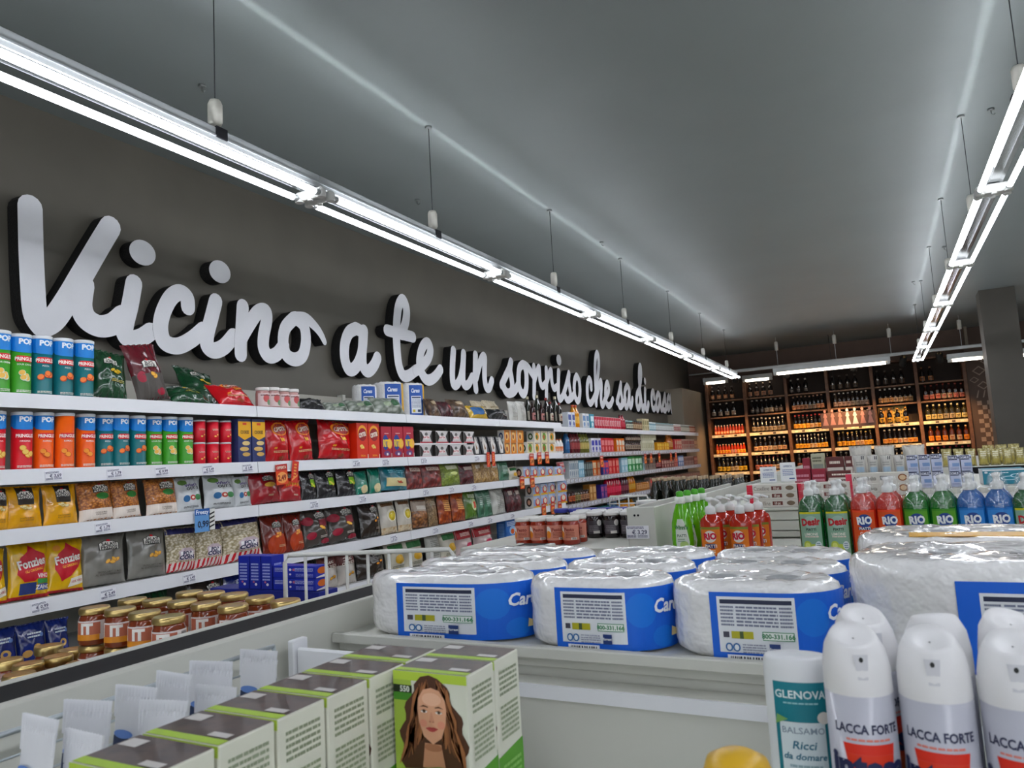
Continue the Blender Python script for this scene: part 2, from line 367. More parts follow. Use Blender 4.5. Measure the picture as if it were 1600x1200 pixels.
SIGN = [
 ('Vicino', 'first word', ZA, [
  ('v', [[(135, 122), (139, 300), (147, 480), (158, 600), (190, 655)], [(190, 655), (240, 625), (300, 540), (370, 420), (440, 300), (493, 212)], [(372, 470), (362, 560), (385, 622), (440, 655), (500, 648), (548, 610)]], .115),
  ('i', [[(597, 465), (580, 560), (560, 640), (556, 690), (582, 715), (628, 708), (672, 680)], ('dot', (637, 328), 58, 56)], .098),
  ('c', [[(838, 572), (832, 528), (800, 506), (760, 530), (725, 600), (715, 670), (735, 728), (790, 745), (850, 718), (905, 672)]], .095),
  ('i', [[(963, 545), (944, 620), (926, 690), (926, 742), (955, 765), (1000, 748), (1042, 700)], ('dot', (982, 413), 47, 50)], .098),
  ('n', [[(1083, 568), (1079, 640), (1074, 720), (1074, 782)], [(1078, 705), (1110, 650), (1150, 594), (1184, 588), (1189, 630), (1176, 700), (1176, 755), (1200, 790), (1235, 780), (1266, 740)]], .095),
  ('o', [[(1310, 622), (1272, 665), (1262, 730), (1278, 785), (1315, 805), (1350, 785), (1364, 720), (1354, 655), (1318, 620)], [(1318, 622), (1362, 622), (1402, 655), (1430, 692), (1447, 728)]], .095)]),
 ('a', 'second word', ZB, [('a', [[(300, 390), (242, 425), (207, 520), (207, 640), (235, 722), (272, 732), (312, 690), (345, 600), (355, 500), (350, 425), (300, 390)], [(365, 410), (360, 500), (352, 600), (356, 690), (385, 742), (420, 735), (455, 690), (478, 635)]], .1)]),
 ('te', 'third word', ZB, [
  ('t', [[(680, 440), (715, 330), (720, 225), (690, 150), (656, 205), (641, 320), (637, 450), (643, 580), (658, 700), (692, 780), (740, 782), (800, 738)], [(560, 405), (630, 425), (700, 442), (772, 462)]], .098),
  ('e', [[(800, 742), (850, 700), (900, 640), (918, 570), (900, 514), (870, 522), (842, 580), (828, 670), (842, 750), (880, 812), (920, 818), (965, 785), (1000, 735)]], .098)]),
 ('un', 'fourth word', ZB, [
  ('u', [[(1112, 575), (1105, 680), (1103, 790), (1113, 855), (1140, 858), (1170, 805), (1190, 700), (1196, 600)], [(1196, 600), (1191, 720), (1191, 820), (1210, 865), (1240, 850), (1268, 795)]], .09),
  ('n', [[(1294, 612), (1293, 720), (1291, 820), (1298, 898)], [(1300, 800), (1325, 700), (1350, 632), (1370, 632), (1369, 720), (1371, 820), (1386, 884), (1410, 884), (1430, 825)]], .09)]),
 ('sorriso', 'fifth word', ZC, [
  ('s', [[(283, 355), (255, 460), (200, 580), (140, 715)], [(275, 400), (270, 480), (290, 600), (304, 720), (290, 815), (240, 843), (195, 805), (165, 735)], [(250, 848), (320, 825), (370, 760), (402, 690)]], .098),
  ('o', [[(460, 395), (415, 450), (400, 580), (405, 720), (440, 825), (480, 855), (515, 790), (525, 650), (515, 500), (480, 402), (460, 395)], [(480, 395), (540, 435), (600, 520), (632, 575)]], .098),
  ('r', [[(637, 425), (640, 550), (642, 700), (640, 895)], [(645, 650), (680, 520), (715, 438), (722, 520), (735, 660), (770, 738), (822, 685)]], .085),
  ('r', [[(835, 465), (838, 600), (840, 750), (838, 895)], [(845, 660), (880, 540), (908, 486), (915, 560), (925, 680), (955, 768), (1000, 740)]], .085),
  ('i', [[(1025, 505), (1022, 650), (1020, 800), (1030, 915), (1055, 935), (1092, 885)], ('dot', (1033, 325), 37, 85)], .09),
  ('s', [[(1092, 885), (1140, 730), (1185, 535)], [(1185, 540), (1180, 640), (1195, 760), (1210, 870), (1190, 945), (1150, 945), (1125, 885)], [(1180, 950), (1230, 915), (1268, 845)]], .09),
  ('o', [[(1305, 575), (1280, 640), (1272, 760), (1285, 890), (1320, 965), (1350, 928), (1362, 800), (1350, 660), (1320, 585), (1305, 575)]], .09)]),
 ('che', 'sixth word', ZD, [
  ('c', [[(238, 765), (232, 660), (205, 622), (180, 700), (175, 830), (190, 950), (225, 1002), (265, 955), (300, 870)]], .095),
  ('h', [[(300, 870), (330, 650), (352, 420), (345, 262), (325, 220), (305, 290), (295, 450), (300, 650), (310, 850), (312, 1015)], [(320, 900), (350, 760), (385, 655), (395, 740), (388, 880), (395, 1000), (415, 1035), (442, 965)]], .095),
  ('e', [[(442, 960), (480, 880), (510, 780), (490, 685), (465, 722), (455, 840), (465, 970), (500, 1036), (540, 1015), (570, 940)]], .095)]),
 ('sa', 'seventh word', ZD, [
  ('s', [[(640, 980), (675, 830), (700, 695)], [(700, 700), (700, 800), (720, 930), (715, 1036), (685, 1055), (660, 1005)], [(700, 1056), (740, 1000), (772, 930)]], .1),
  ('a', [[(795, 725), (765, 800), (760, 940), (775, 1055), (800, 1046), (825, 930), (825, 780), (795, 725)], [(830, 780), (835, 940), (847, 1055), (868, 1018), (880, 935)]], .1)]),
 ('di', 'eighth word', ZD, [
  ('d', [[(985, 800), (955, 860), (945, 980), (965, 1075), (990, 1055), (1005, 960), (985, 800)], [(985, 800), (1015, 600), (1010, 435), (990, 450), (985, 620), (1000, 800), (1020, 960), (1045, 1105), (1065, 1050)]], .11),
  ('i', [[(1078, 790), (1078, 930), (1085, 1060), (1110, 1105), (1130, 1005)], ('dot', (1078, 655), 15, 55)], .11)]),
 ('casa', 'last word', ZD, [
  ('c', [[(1220, 915), (1215, 832), (1195, 822), (1180, 900), (1190, 1040), (1215, 1095), (1247, 1045)]], .105),
  ('a', [[(1280, 845), (1255, 930), (1255, 1060), (1275, 1105), (1300, 1020), (1305, 890), (1280, 845)], [(1308, 880), (1315, 1000), (1335, 1105), (1355, 1045)]], .105),
  ('s', [[(1350, 1060), (1385, 865)], [(1385, 865), (1390, 960), (1400, 1060), (1390, 1115), (1365, 1105)], [(1390, 1110), (1412, 1070), (1430, 1010)]], .105),
  ('a', [[(1450, 885), (1430, 960), (1435, 1070), (1450, 1095), (1475, 1000), (1450, 885)], [(1480, 890), (1485, 1020), (1500, 1135), (1520, 1080)]], .105)]),
]
for word, nth, Z, letters in SIGN:
    first = Z(letters[0][1][0][0])
    root = link('wall_lettering', None, None, (SX0, first.y, first.z-.4))
    tag(root, 'white script lettering with black edges reading %s, %s of the wall slogan' % (word, nth), 'lettering', 'words of the slogan on the wall')
    for li_, (ch, strokes, w) in enumerate(letters):
        g = G()
        for j, st in enumerate(strokes):
            if st[0] == 'dot':
                _, c, rx, rz = st; vs = []; k = 28; ctr = Z(c); ry_ = abs(Z((c[0]+rx, c[1])).y-ctr.y); rz_ = abs(Z((c[0], c[1]+rz)).z-ctr.z)
                P = [(ctr.y+ry_*cos(2*pi*i/k), ctr.z+rz_*sin(2*pi*i/k)) for i in range(k)]
                g.add([(SX1, *p) for p in P], [tuple(range(k))], FACE)
                g.add([(SX1-.001, *p) for p in P]+[(SX0, *p) for p in P], [(i, (i+1) % k, k+(i+1) % k, k+i) for i in range(k)], FOAM)
            else:
                stroke(g, [Z(q) for q in st], w, w*.45 if (ch == 'o' and j == 1 and word == 'Vicino') else None, dx=j*.0006+(li_ % 3)*.002)
        o = link('letter', g.mesh('letter'), root); o.matrix_parent_inverse = Matrix.Translation(-root.location)

# ------------------------------------------------------------ hanging twin-tube luminaires
TUBEM = mat('fluorescent_tube', 'f4f7ff', .4, emit=TUBE)
RAILM = mat('rail_white', 'c9cccc', .35, vary=.04, vscale=10)
TRUNK = mat('rail_aluminium', 'a9adae', .4, metal=.55, vary=.06, vscale=10)
HOLDM = mat('lamp_holder', 'd8d8d4', .4, vary=.05, vscale=30)
CABLEM = mat('steel_cable', '3c3e40', .5, metal=.6, vary=.1, vscale=30)
GRIPM = mat('cable_grip_plastic', 'c9c7bd', .5, vary=.05, vscale=30)
HOOKM = mat('hook_metal', '8b8f8e', .4, metal=.6, vary=.1, vscale=30)
LM = 1.66
g = G(); g.box(-.03, .03, 0, LM, .038, .098, TRUNK, .004); g.box(-.034, -.030, 0, LM, .06, .066, CHROME); g.box(.030, .034, 0, LM, .06, .066, CHROME); rail_me = g.mesh('rail')
g = G(); g.add([(-.036, 0, .028), (-.02, 0, .034), (.02, 0, .034), (.036, 0, .028), (-.036, LM, .028), (-.02, LM, .034), (.02, LM, .034), (.036, LM, .028)], [(0, 1, 5, 4), (1, 2, 6, 5), (2, 3, 7, 6)], mat('grey_reflector', '8d9193', .16, metal=1, vary=.05, vscale=10)); refl_me = g.mesh('reflector')
def tube_me(x):
    g = G(); g.tube([(x, .07, 0), (x, LM-.07, 0)], .0125, TUBEM, 12); return g.mesh('tube')
def cap_me(x, y):
    g = G(); g.tube([(x, y-.0125, 0), (x, y+.0125, 0)], .0138, CHROME, 10); return g.mesh('tube_cap')
tubes = [tube_me(-.06), tube_me(.06)]; caps = [[cap_me(x, y) for y in (.0575, LM-.0575)] for x in (-.06, .06)]
def holder_me(y):
    g = G(); g.box(-.076, .076, y-.017, y+.017, -.012, .03, HOLDM, .01)
    for x in (-.06, .06): g.lathe([(.018, -.016), (.02, -.012), (.02, .016), (.016, .02)], 12, HOLDM, cx=x, cy=y)
    g.lathe([(.012, -.02), (.012, -.01)], 10, HOLDM, cy=y)
    return g.mesh('lamp_holder')
hold_mes = [holder_me(.03), holder_me(LM-.03)]
def cable_g(L):
    g = G(); g.tube([(0, 0, .13), (0, 0, L)], .0022, CABLEM, 6); g.lathe([(.02, L-.012), (.02, L), (.001, L)], 8, HOOKM); return g
def grip_g():
    g = G(); g.lathe([(.008, .10), (.02, .115), (.026, .13), (.026, .2), (.02, .215), (.004, .217)], 8, GRIPM); return g
grip_me = grip_g().mesh('cable_grip')
g = G(); g.tube([(0, 0, .07), (0, 0, .115)], .008, BLACKT, 6); g.box(-.036, .036, -.025, .025, .058, .10, BLACKT); clip_me = g.mesh('hanger_clip')
def luminaire_line(x_at, y0, n, zt, ang, lab, wires):
    for i in range(n):
        y = y0+i*LM
        r = link('ceiling_luminaire', None, None, (x_at(y), y, zt), (0, 0, ang))
        tag(r, '%s, %s module from the near end' % (lab, ORD[i]), 'ceiling light', 'fluorescent light modules hung in rows')
        ra = link('rail', rail_me, r); link('reflector', refl_me, r)
        for t, c in zip(tubes, caps):
            to = link('tube', t, r)
            for cc in c: link('tube_cap', cc, to)
        for hm in hold_mes: link('lamp_holder', hm, r)
        for wy in wires:
            if y <= wy < y+LM:
                c = link('suspension_cable', cable_g(CEIL-zt).mesh('suspension_cable'), r, (0, wy-y, 0))
                link('cable_grip', grip_me, c); link('hanger_clip', clip_me, c)
    ya = y0; yb = y0+n*LM
    li = bpy.data.lights.new('rail_leak_lamp', 'AREA'); li.shape = 'RECTANGLE'; li.size = .02; li.size_y = yb-ya; li.energy = LEAK*(yb-ya); li.spread = R(7); li.color = (.9, .95, 1)  # area lamp added to draw the streak of leaked light on the ceiling
    lo = bpy.data.objects.new('rail_leak_lamp', li); COL.objects.link(lo); lo.location = (x_at((ya+yb)/2), (ya+yb)/2, zt+.12); lo.rotation_euler = (pi, 0, ang)
ZT = 2.635
luminaire_line(lambda y: -2.125-.012*(y-2.36), -5.94, 11, ZT, .012, 'twin-tube luminaire hanging along the left wall', [.2, 1.83, 3.3, 4.95, 6.6, 8.3, 9.95, 11.6])  # rows lengthened out of view behind the camera to brighten the near fronts
luminaire_line(lambda y: .53-.019*(y-4.2), -5.76, 11, ZT, .019, 'twin-tube luminaire hanging above the right side', [.2, 1.7, 3.3, 4.95, 6.6, 8.2, 9.9, 11.6])
luminaire_line(lambda y: 3.2-.015*(y-4.2), -5.76, 11, ZT, .015, 'twin-tube luminaire beyond the column', [])
# bare hooks left in the ceiling
hk = G(); hk.lathe([(.018, -.012), (.018, 0)], 8, HOOKM); hk.tube([(0, 0, -.01), (0, 0, -.03), (.012, 0, -.04), (.018, 0, -.032)], .003, HOOKM, 6); hk_me = hk.mesh('ceiling_hook')
for i, (px, py) in enumerate(((316, 133), (652, 312), (940, 378), (1548, 170), (1475, 385), (1427, 440))):
    p = onZ(px, py, CEIL); o = link('ceiling_hook', hk_me, None, p)
    tag(o, 'small empty metal hook screwed into the grey ceiling, %s from left' % ORD[(0, 1, 2, 5, 4, 3)[i]], 'hook', 'empty ceiling hooks')

# ------------------------------------------------------------ white wall shelving, near bays
SH = [1.825, 1.53, 1.305, 1.028, .775]           # shelf heights, top to base
FX = -3.0                                        # front edge of the near shelves
BAYS = [1.5, 2.835, 4.18, 5.53, 6.83]
NTH = ['nearest', 'second', 'third', 'fourth']
PANEL = mat('shelf_back_panel', 'a9a69b', .5, vary=.05, vscale=4)
SHELFTOP = mat('shelf_top', 'c3c4c4', .45, vary=.05, vscale=5)
TAGM = mat('price_ticket', 'f4f4fa', .6, vary=.02, vscale=30)
def tag_mesh(price):
    g = G(); g.box(-.035, .035, -.0015, 0, -.019, .019, TAGM)
    s = lambda x, z, o: (x, -.0015-o, z)
    pr = printed(s, [('l', -.032, .009, .02, .017, 2, ink('5a5a78')), ('t', '€ '+price, .006, 0, .012, ink('3a3a5a')), ('b', -.032, -.016, -.005, -.008, ink('5a5a78')), ('l', 0, -.016, .03, -.008, 2, ink('5a5a78'))])
    g2 = G(); g2.v = g.v; g2.f = g.f; g2.mi = g.mi; g2.sm = g.sm; g2.ml = g.ml
    o = len(g2.v); g2.v += pr.v; g2.f += [[i+o for i in f] for f in pr.f]; k = [g2.m(mm) for mm in pr.ml]; g2.mi += [k[i] for i in pr.mi]; g2.sm += pr.sm
    return g2.mesh('price_tag')
TAGS = [tag_mesh(p) for p in ('1,49', '3,69', '1,79', '0,99', '2,49')]
TAGPX = {1: (83, 178, 252, 325, 386, 556, 602, 662, 745), 2: (160, 490, 566, 642, 665, 705, 740), 3: (62, 168, 295, 425, 615, 680, 735, 765, 800), 0: ()}
for b in range(4):
    y0, y1 = BAYS[b], BAYS[b+1]; w = y1-y0
    r = link('shelving_unit', None, None, (WX+.01, y0, 0))
    tag(r, 'white metal wall shelving bay full of snacks, %s bay from the left' % NTH[b], 'shelving', 'white wall shelving bays')
    g = G(); g.box(.03, .045, .036, w-.004, .1, 2.0, PANEL); link('back_panel', g.mesh('back_panel'), r)
    g = G(); g.box(0, .05, .004, .034, 0, 2.02, BEIGE); link('upright', g.mesh('upright'), r)
    g = G(); g.box(.05, -FX*0+.6, .004, w-.004, 0, .12, BEIGE); link('plinth', g.mesh('plinth'), r)
    for i, z in enumerate(SH):
        D = FX-(WX+.01)
        g = G(); g.box(.05, D-.006, .003, w-.003, z-.03, z, SHELFTOP); s = link('shelf', g.mesh('shelf'), r)
        g = G(); g.add([(D-.004, .002, z-.05), (D+.004, .002, z-.052), (D-.001, .002, z+.006), (D-.006, .002, z+.006)]+[(D-.004, w-.002, z-.05), (D+.004, w-.002, z-.052), (D-.001, w-.002, z+.006), (D-.006, w-.002, z+.006)],
                       [(0, 1, 2, 3), (7, 6, 5, 4), (1, 5, 6, 2), (2, 6, 7, 3), (0, 4, 5, 1), (3, 7, 4, 0)], WHITE)
        link('price_strip', g.mesh('price_strip'), s)
        for k, px in enumerate(TAGPX.get(i, ())):
            p = onX(px, proj((FX, (y0+y1)/2, z-.02))[1], FX)
            # find y on the strip
            for _ in range(4):
                q = proj((FX, p.y, z-.022)); p = onX(px, q[1], FX)
            if y0+.04 < p.y < y1-.04: link('price_tag', TAGS[(k+i) % 5], s, (D+.0045, p.y-y0, z-.024), (0, R(-4), pi/2))

# ------------------------------------------------------------ grey wall shelving, far bays
FX2 = -3.1
FB = [6.85+i*1.23 for i in range(6)]
SH2 = [1.80, 1.52, 1.255, .985, .72]
STRIP2 = mat('grey_price_rail', 'b5b1b2', .4, vary=.1, vscale=30)
for b in range(5):
    y0, y1 = FB[b], FB[b+1]; w = y1-y0
    r = link('shelving_unit', None, None, (WX+.01, y0, 0))
    tag(r, 'grey wall shelving bay under the slogan end, %s of the far five' % ORD[b], 'shelving', 'grey far wall shelving bays')
    g = G(); g.box(.03, .045, .036, w-.004, .1, 1.98, PANEL); link('back_panel', g.mesh('back_panel'), r)
    g = G(); g.box(0, .05, .004, .034, 0, 2.0, BEIGE); link('upright', g.mesh('upright'), r)
    g = G(); g.box(.05, .5, .004, w-.004, 0, .12, BEIGE); link('plinth', g.mesh('plinth'), r)
    for i, z in enumerate(SH2):
        D = FX2-(WX+.01)
        g = G(); g.box(.05, D-.006, .003, w-.003, z-.025, z, SHELFTOP); s = link('shelf', g.mesh('shelf'), r)
        g = G(); g.box(D-.004, D+.006, .002, w-.002, z-.05, z+.005, WHITE if i == 0 else STRIP2); link('price_strip', g.mesh('price_strip'), s)
        if i:
            for k in range(11): link('price_tag', TAGS[(k*3+i) % 5], s, (D+.0065, .08+k*.107, z-.022), (0, 0, pi/2))

# ------------------------------------------------------------ low counters in the middle of the shop
def part(root, name, g):
    o = link(name, g.mesh(name), root); o.matrix_parent_inverse = Matrix.Translation(-root.location); return o
CT = link('display_counter', None, None, (-.3, .3, 0))
tag(CT, 'beige metal display counter carrying the toilet rolls and hair products in front', 'counter')
DK = .97; TPZ = 1.152
part(CT, 'spine_panel', G().box(-.985, -.965, .12, 2.1, 0, 1.2, BEIGE, .003))
part(CT, 'spine_panel', G().box(-1.092, -1.072, .12, 2.1, 0, 1.2, BEIGE, .003))
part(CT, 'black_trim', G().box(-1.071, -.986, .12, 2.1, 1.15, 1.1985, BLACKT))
part(CT, 'left_deck', G().box(-2.3, -1.093, .12, 2.1, .82, .86, BEIGE, .003))
part(CT, 'left_plinth', G().box(-2.2, -1.093, .14, 2.08, 0, .815, BEIGE))
part(CT, 'front_deck', G().box(-.964, .62, .22, 1.06, DK-.03, DK, BEIGE, .002))
part(CT, 'roll_deck', G().box(-.964, .62, 1.1, 1.75, TPZ-.03, TPZ-.002, BEIGE, .002))
part(CT, 'deck_lip', G().box(-.964, .62, 1.08, 1.098, TPZ-.012, TPZ+.006, BEIGE, .002))
part(CT, 'recess_board', G().box(-.964, .62, 1.108, 1.125, .9, TPZ-.031, BEIGE))
part(CT, 'divider_panel', G().box(-.964, .62, 1.062, 1.104, DK+.001, 1.108, BEIGE, .003))
part(CT, 'panel_rail', G().box(-.964, .62, 1.056, 1.0615, 1.088, 1.108, WHITE))
part(CT, 'counter_body', G().box(-.94, .6, .26, 1.72, 0, DK-.031, BEIGE))

# grey shelf divider and its post, left of the hair boxes
o = link('shelf_divider', G().box(-.93, -.625, .955, .965, DK+.0005, 1.163, WHITE, .003).box(-.945, -.931, .95, .985, DK+.0005, 1.175, WHITE, .002).mesh('shelf_divider'))
tag(o, 'white upright shelf divider behind the hair colour boxes', 'divider')

# steel wire rack for the sachets
r = link('wire_rack', None, None, (-.9, .2, DK)); tag(r, 'steel wire rack holding white sachets at the lower left', 'rack')
WY0, WY1 = .2, .905
for k, z in enumerate((1.178, 1.15, 1.122, 1.094, 1.066, 1.038, 1.0)):
    g = G(); g.tube([(-.93, WY0, z), (-.93, WY1, z)], .0035 if k == 0 else .0016, STEEL, 8); part(r, 'wire', g)
for y in (WY0, WY1): part(r, 'post', G().tube([(-.93, y, DK+.001), (-.93, y, 1.178)], .0035, STEEL, 8))
for y in (.33, .47, .61, .75): part(r, 'foot_wire', G().tube([(-.93, y, .999), (-.70, y, .999)], .0018, STEEL, 6))
part(r, 'cross_wire', G().tube([(-.70, WY0, .999), (-.70, WY1, .999)], .0018, STEEL, 6))
part(r, 'base_wire', G().tube([(-.93, WY0, .973), (-.70, WY0, .973), (-.70, WY1, .973), (-.93, WY1, .973)], .003, STEEL, 6, True))

def fence(x0, y0, x1, y1, z0, z1, n, lab):
    r = link('wire_fence', None, None, (x0, y0, z0)); tag(r, lab, 'wire fence')
    P = lambda t, z: (x0+(x1-x0)*t, y0+(y1-y0)*t, z)
    e = .03
    part(r, 'frame', G().tube([P(0, z0), P(0, z1-.02), P(.025, z1), P(.975, z1), P(1, z1-.02), P(1, z0)], .0068, WWIRE, 8))
    part(r, 'rail', G().tube([P(0, (z0+z1)/2+.01), P(1, (z0+z1)/2+.01)], .0048, WWIRE, 6))
    for k in range(1, n): part(r, 'bar', G().tube([P(k/n, z0), P(k/n, z1)], .0048, WWIRE, 6))
a = onZ(445, 868, 1.21); b = onZ(718, 858, 1.21)
fence(a.x, a.y, b.x-.02, b.y, .862, 1.21, 8, 'white wire fence across the jar counter behind the blue biscuit boxes')

C2 = link('display_counter', None, None, (-.6, 2.9, 0))
tag(C2, 'beige counter with detergent bottles behind the toilet rolls', 'counter')
B2 = 1.06; J2 = 1.085; T2 = 1.19
part(C2, 'spine_panel', G().box(-1.0, -.985, 2.9, 4.9, 0, 1.245, BEIGE, .002))
part(C2, 'spine_panel', G().box(-.905, -.89, 2.9, 4.9, 0, 1.245, BEIGE, .002))
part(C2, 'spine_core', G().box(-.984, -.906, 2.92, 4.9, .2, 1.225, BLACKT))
ep = part(C2, 'end_plate', G().box(-1.003, -.887, 2.885, 2.899, .2, 1.247, BEIGE, .003))
for dx in (-.97, -.955): part(C2, 'slot', G().lathe([(.0045, 0), (.0045, .001)], 10, BLACKT)).matrix_basis = Matrix.Translation((dx+0*.1, 2.884, 1.215)) @ Matrix.Rotation(pi/2, 4, 'X')
part(C2, 'left_deck', G().box(-1.8, -1.004, 2.88, 4.9, J2-.03, J2, BEIGE, .002))
part(C2, 'left_body', G().box(-1.77, -1.004, 2.9, 4.88, 0, J2-.031, BEIGE))
part(C2, 'bottle_deck', G().box(-.886, .75, 2.74, 3.42, B2-.03, B2, BEIGE, .002))
part(C2, 'right_body', G().box(-.886, .73, 2.78, 4.9, 0, B2-.031, BEIGE))
# hanging ticket on the end plate
o = link('price_ticket', tag_mesh('3,29'), None, (onY(995, 832, 2.87).x, 2.882, onY(995, 832, 2.87).z), (0, 0, 0), (1.35, 1, 1.35)); tag(o, 'white ticket priced 3,29 hanging on the beige end plate', 'price tag')
# riser boards behind the bottles: each board a part
T = link('riser_table', None, None, (0, 3.5, 0)); tag(T, 'beige stepped riser stacked with boxes behind the detergent bottles', 'riser')
zs = [B2+.001, 1.09, 1.135, T2-.012]
for k in range(3): part(T, 'front_board', G().box(-.80, .78, 3.45, 3.462, zs[k]+.002, zs[k+1]-.002, BEIGE, .002))
part(T, 'top', G().box(-.81, .80, 3.44, 4.1, T2-.011, T2, BEIGE, .002))
part(T, 'step', G().box(-.80, 1.0, 4.11, 4.88, B2+.001, 1.215, BEIGE, .002))
C3 = link('display_counter', None, None, (-.3, 5.0, 0)); tag(C3, 'long beige counter of household packs before the wine wall', 'counter')
T3 = 1.20
part(C3, 'spine_panel', G().box(-1.12, -1.105, 6.0, 9.5, 0, 1.19, BEIGE, .002))
part(C3, 'spine_panel', G().box(-1.0, -.985, 6.0, 9.5, 0, 1.19, BEIGE, .002))
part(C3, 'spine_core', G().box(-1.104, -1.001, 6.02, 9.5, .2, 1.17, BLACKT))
part(C3, 'end_plate', G().box(-1.123, -.982, 5.985, 5.999, .2, 1.192, BEIGE, .003))
for dx in (-1.06, -1.035): part(C3, 'slot', G().lathe([(.008, 0), (.008, .001)], 10, BLACKT)).matrix_basis = Matrix.Translation((dx, 5.984, 1.165)) @ Matrix.Rotation(pi/2, 4, 'X')
part(C3, 'deck', G().box(-.98, 1.5, 4.95, 6.0, T3-.03, T3, BEIGE, .002))
part(C3, 'body', G().box(-.97, 1.48, 4.97, 9.5, 0, T3-.031, BEIGE))
part(C3, 'rear_deck', G().box(-.98, 1.6, 6.01, 9.5, T3-.03, 1.25, BEIGE, .002))
part(C3, 'dark_edge', G().box(.3, 1.6, 6.003, 6.009, 1.2, 1.245, BLACKT))
part(C3, 'left_deck', G().box(-2.0, -1.124, 6.0, 9.5, .93, .96, BEIGE, .002))
part(C3, 'left_body', G().box(-1.95, -1.124, 6.02, 9.5, 0, .929, BEIGE))
a = onY(952, 776, 4.6); b = onY(1012, 772, 4.6)
fence(a.x, 4.6, b.x, 4.6, J2+.001, a.z, 4, 'small white wire fence beyond the sauce jars')

# ------------------------------------------------------------ wine wall
WB = [-3.23, -2.525, -1.78, -1.075, -.34, .35, 1.12]
WZ = [2.43, 2.11, 1.765, 1.40, 1.05, .7]
WY = 14.4
RACKB = mat('rack_back', '2a1d16', .7, vary=.2, vscale=6)
RACKS = mat('rack_shelf_wood', '8a6548', .5, hex2='6d4b33', vscale=18)
RSTRIP = mat('rack_price_strip', 'd8c9a8', .5, vary=.1, vscale=30)
for b in range(6):
    x0, x1 = WB[b], WB[b+1]
    r = link('wine_rack', None, None, ((x0+x1)/2, WY+.18, 0)); tag(r, 'brown wooden wine rack bay on the back wall, %s from left' % ORD[b], 'wine rack', 'wine rack bays on the back wall')
    part(r, 'post', G().box(x0, x0+.055, WY-.015, WY+.36, 0, 2.86, WOOD, .003))
    if b == 5: part(r, 'post', G().box(x1-.055, x1, WY-.015, WY+.36, 0, 2.86, WOOD, .003))
    xe = x1-.058 if b == 5 else x1-.003
    part(r, 'back_panel', G().box(x0+.057, xe, WY+.345, WY+.36, .1, 2.84, RACKB))
    part(r, 'top_board', G().box(x0+.057, xe, WY, WY+.344, 2.83, 2.86, WOOD))
    for k, z in enumerate(WZ):
        s = part(r, 'shelf', G().box(x0+.057, xe, WY+.004, WY+.344, z-.025, z, RACKS))
        if k >= 2:
            e = link('price_strip', G().box(x0+.06, xe-.003, WY-.006, WY+.003, z-.05, z+.003, RSTRIP).mesh('price_strip'), s)
            for q in range(5):
                if random.random() < .8:
                    xx = x0+.12+q*.12; link('price_tag', G().box(xx, xx+.05, WY-.0075, WY-.0065, z-.04, z-.008, ink('4c4038' if q % 2 else 'f0e6cc')).mesh('price_tag'), s)

# patterned panel at the right end of the racks
r = link('patterned_panel', None, None, (1.3, WY, 0)); tag(r, 'brown wall panel with pale diamond and chequer pattern beside the wine racks', 'panel')
part(r, 'board', G().box(1.125, 1.75, WY+.03, WY+.06, 0, 2.95, mat('panel_brown', '4a382e', .6, vary=.1, vscale=5)))
TILE = mat('pattern_cream', '8c7a6c', .6, vary=.15, vscale=30)
def tile(vs): part(r, 'pattern_piece', G().add([(x, WY+.029, z) for x, z in vs]+[(x, WY+.0255, z) for x, z in vs], [(4, 5, 6, 7), (0, 1, 5, 4), (1, 2, 6, 5), (2, 3, 7, 6), (3, 0, 4, 7)], TILE))
for j in range(12):
    for i in range(4):
        if (i+j) % 2: x = 1.22+i*.07; z = 1.15+j*.075; tile([(x, z), (x+.066, z), (x+.066, z+.07), (x, z+.07)])
for i in range(6): x = 1.53; z = 1.15+i*.15; tile([(x, z), (x+.05, z+.02), (x+.1, z+.14), (x+.05, z+.12)])
for (cx, cz, q) in ((1.30, 2.55, .1), (1.42, 2.7, .09), (1.22, 2.4, .07), (1.34, 2.3, .09), (1.46, 2.45, .08)):
    for (ax, az, bx, bz) in ((-q, 0, 0, q*.8), (0, q*.8, q, 0), (q, 0, 0, -q*.8), (0, -q*.8, -q, 0)):
        tile([(cx+ax, cz+az), (cx+bx, cz+bz), (cx+bx*.72, cz+bz*.72), (cx+ax*.72, cz+az*.72)])
for k in range(3): x = 1.22+k*.09; tile([(x, 2.1), (x+.02, 2.1), (x+.05, 2.22), (x+.035, 2.22)])
o = link('wall_switch', G().box(1.42, 1.56, WY+.015, WY+.029, 2.14, 2.18, WHITE, .003).mesh('wall_switch')); tag(o, 'small white plate on the patterned brown panel', 'wall plate')

# cross lights in front of the racks
COVER = mat('cross_light_diffuser', 'fff3e2', .4, emit=9)
def cross(px0, py0, px1, py1, Y, lab, h=.05):
    a = onY(px0, py0, Y); b = onY(px1, py1, Y); z = (a.z+b.z)/2
    r = link('ceiling_luminaire', None, None, ((a.x+b.x)/2, Y, z)); tag(r, lab, 'ceiling light')
    part(r, 'housing', G().box(a.x, b.x, Y-.045, Y+.045, z+.012, z+.09, RAILM, .006))
    part(r, 'tube', G().tube([(a.x+.07, Y, z-.012), (b.x-.07, Y, z-.012)], .022, COVER, 10))
    for x in (a.x+.03, b.x-.03): part(r, 'lamp_holder', G().box(x-.025, x+.025, Y-.035, Y+.035, z-.035, z+.012, HOLDM, .006))
    return z
zc = cross(1208, 580, 1392, 569, 13.0, 'long bright tube light crossing in front of the wine racks')
cross(1480, 564, 1542, 556, 13.0, 'short bright tube light left of the dark column')
cross(1578, 556, 1640, 550, 13.0, 'bright tube light beyond the dark column')
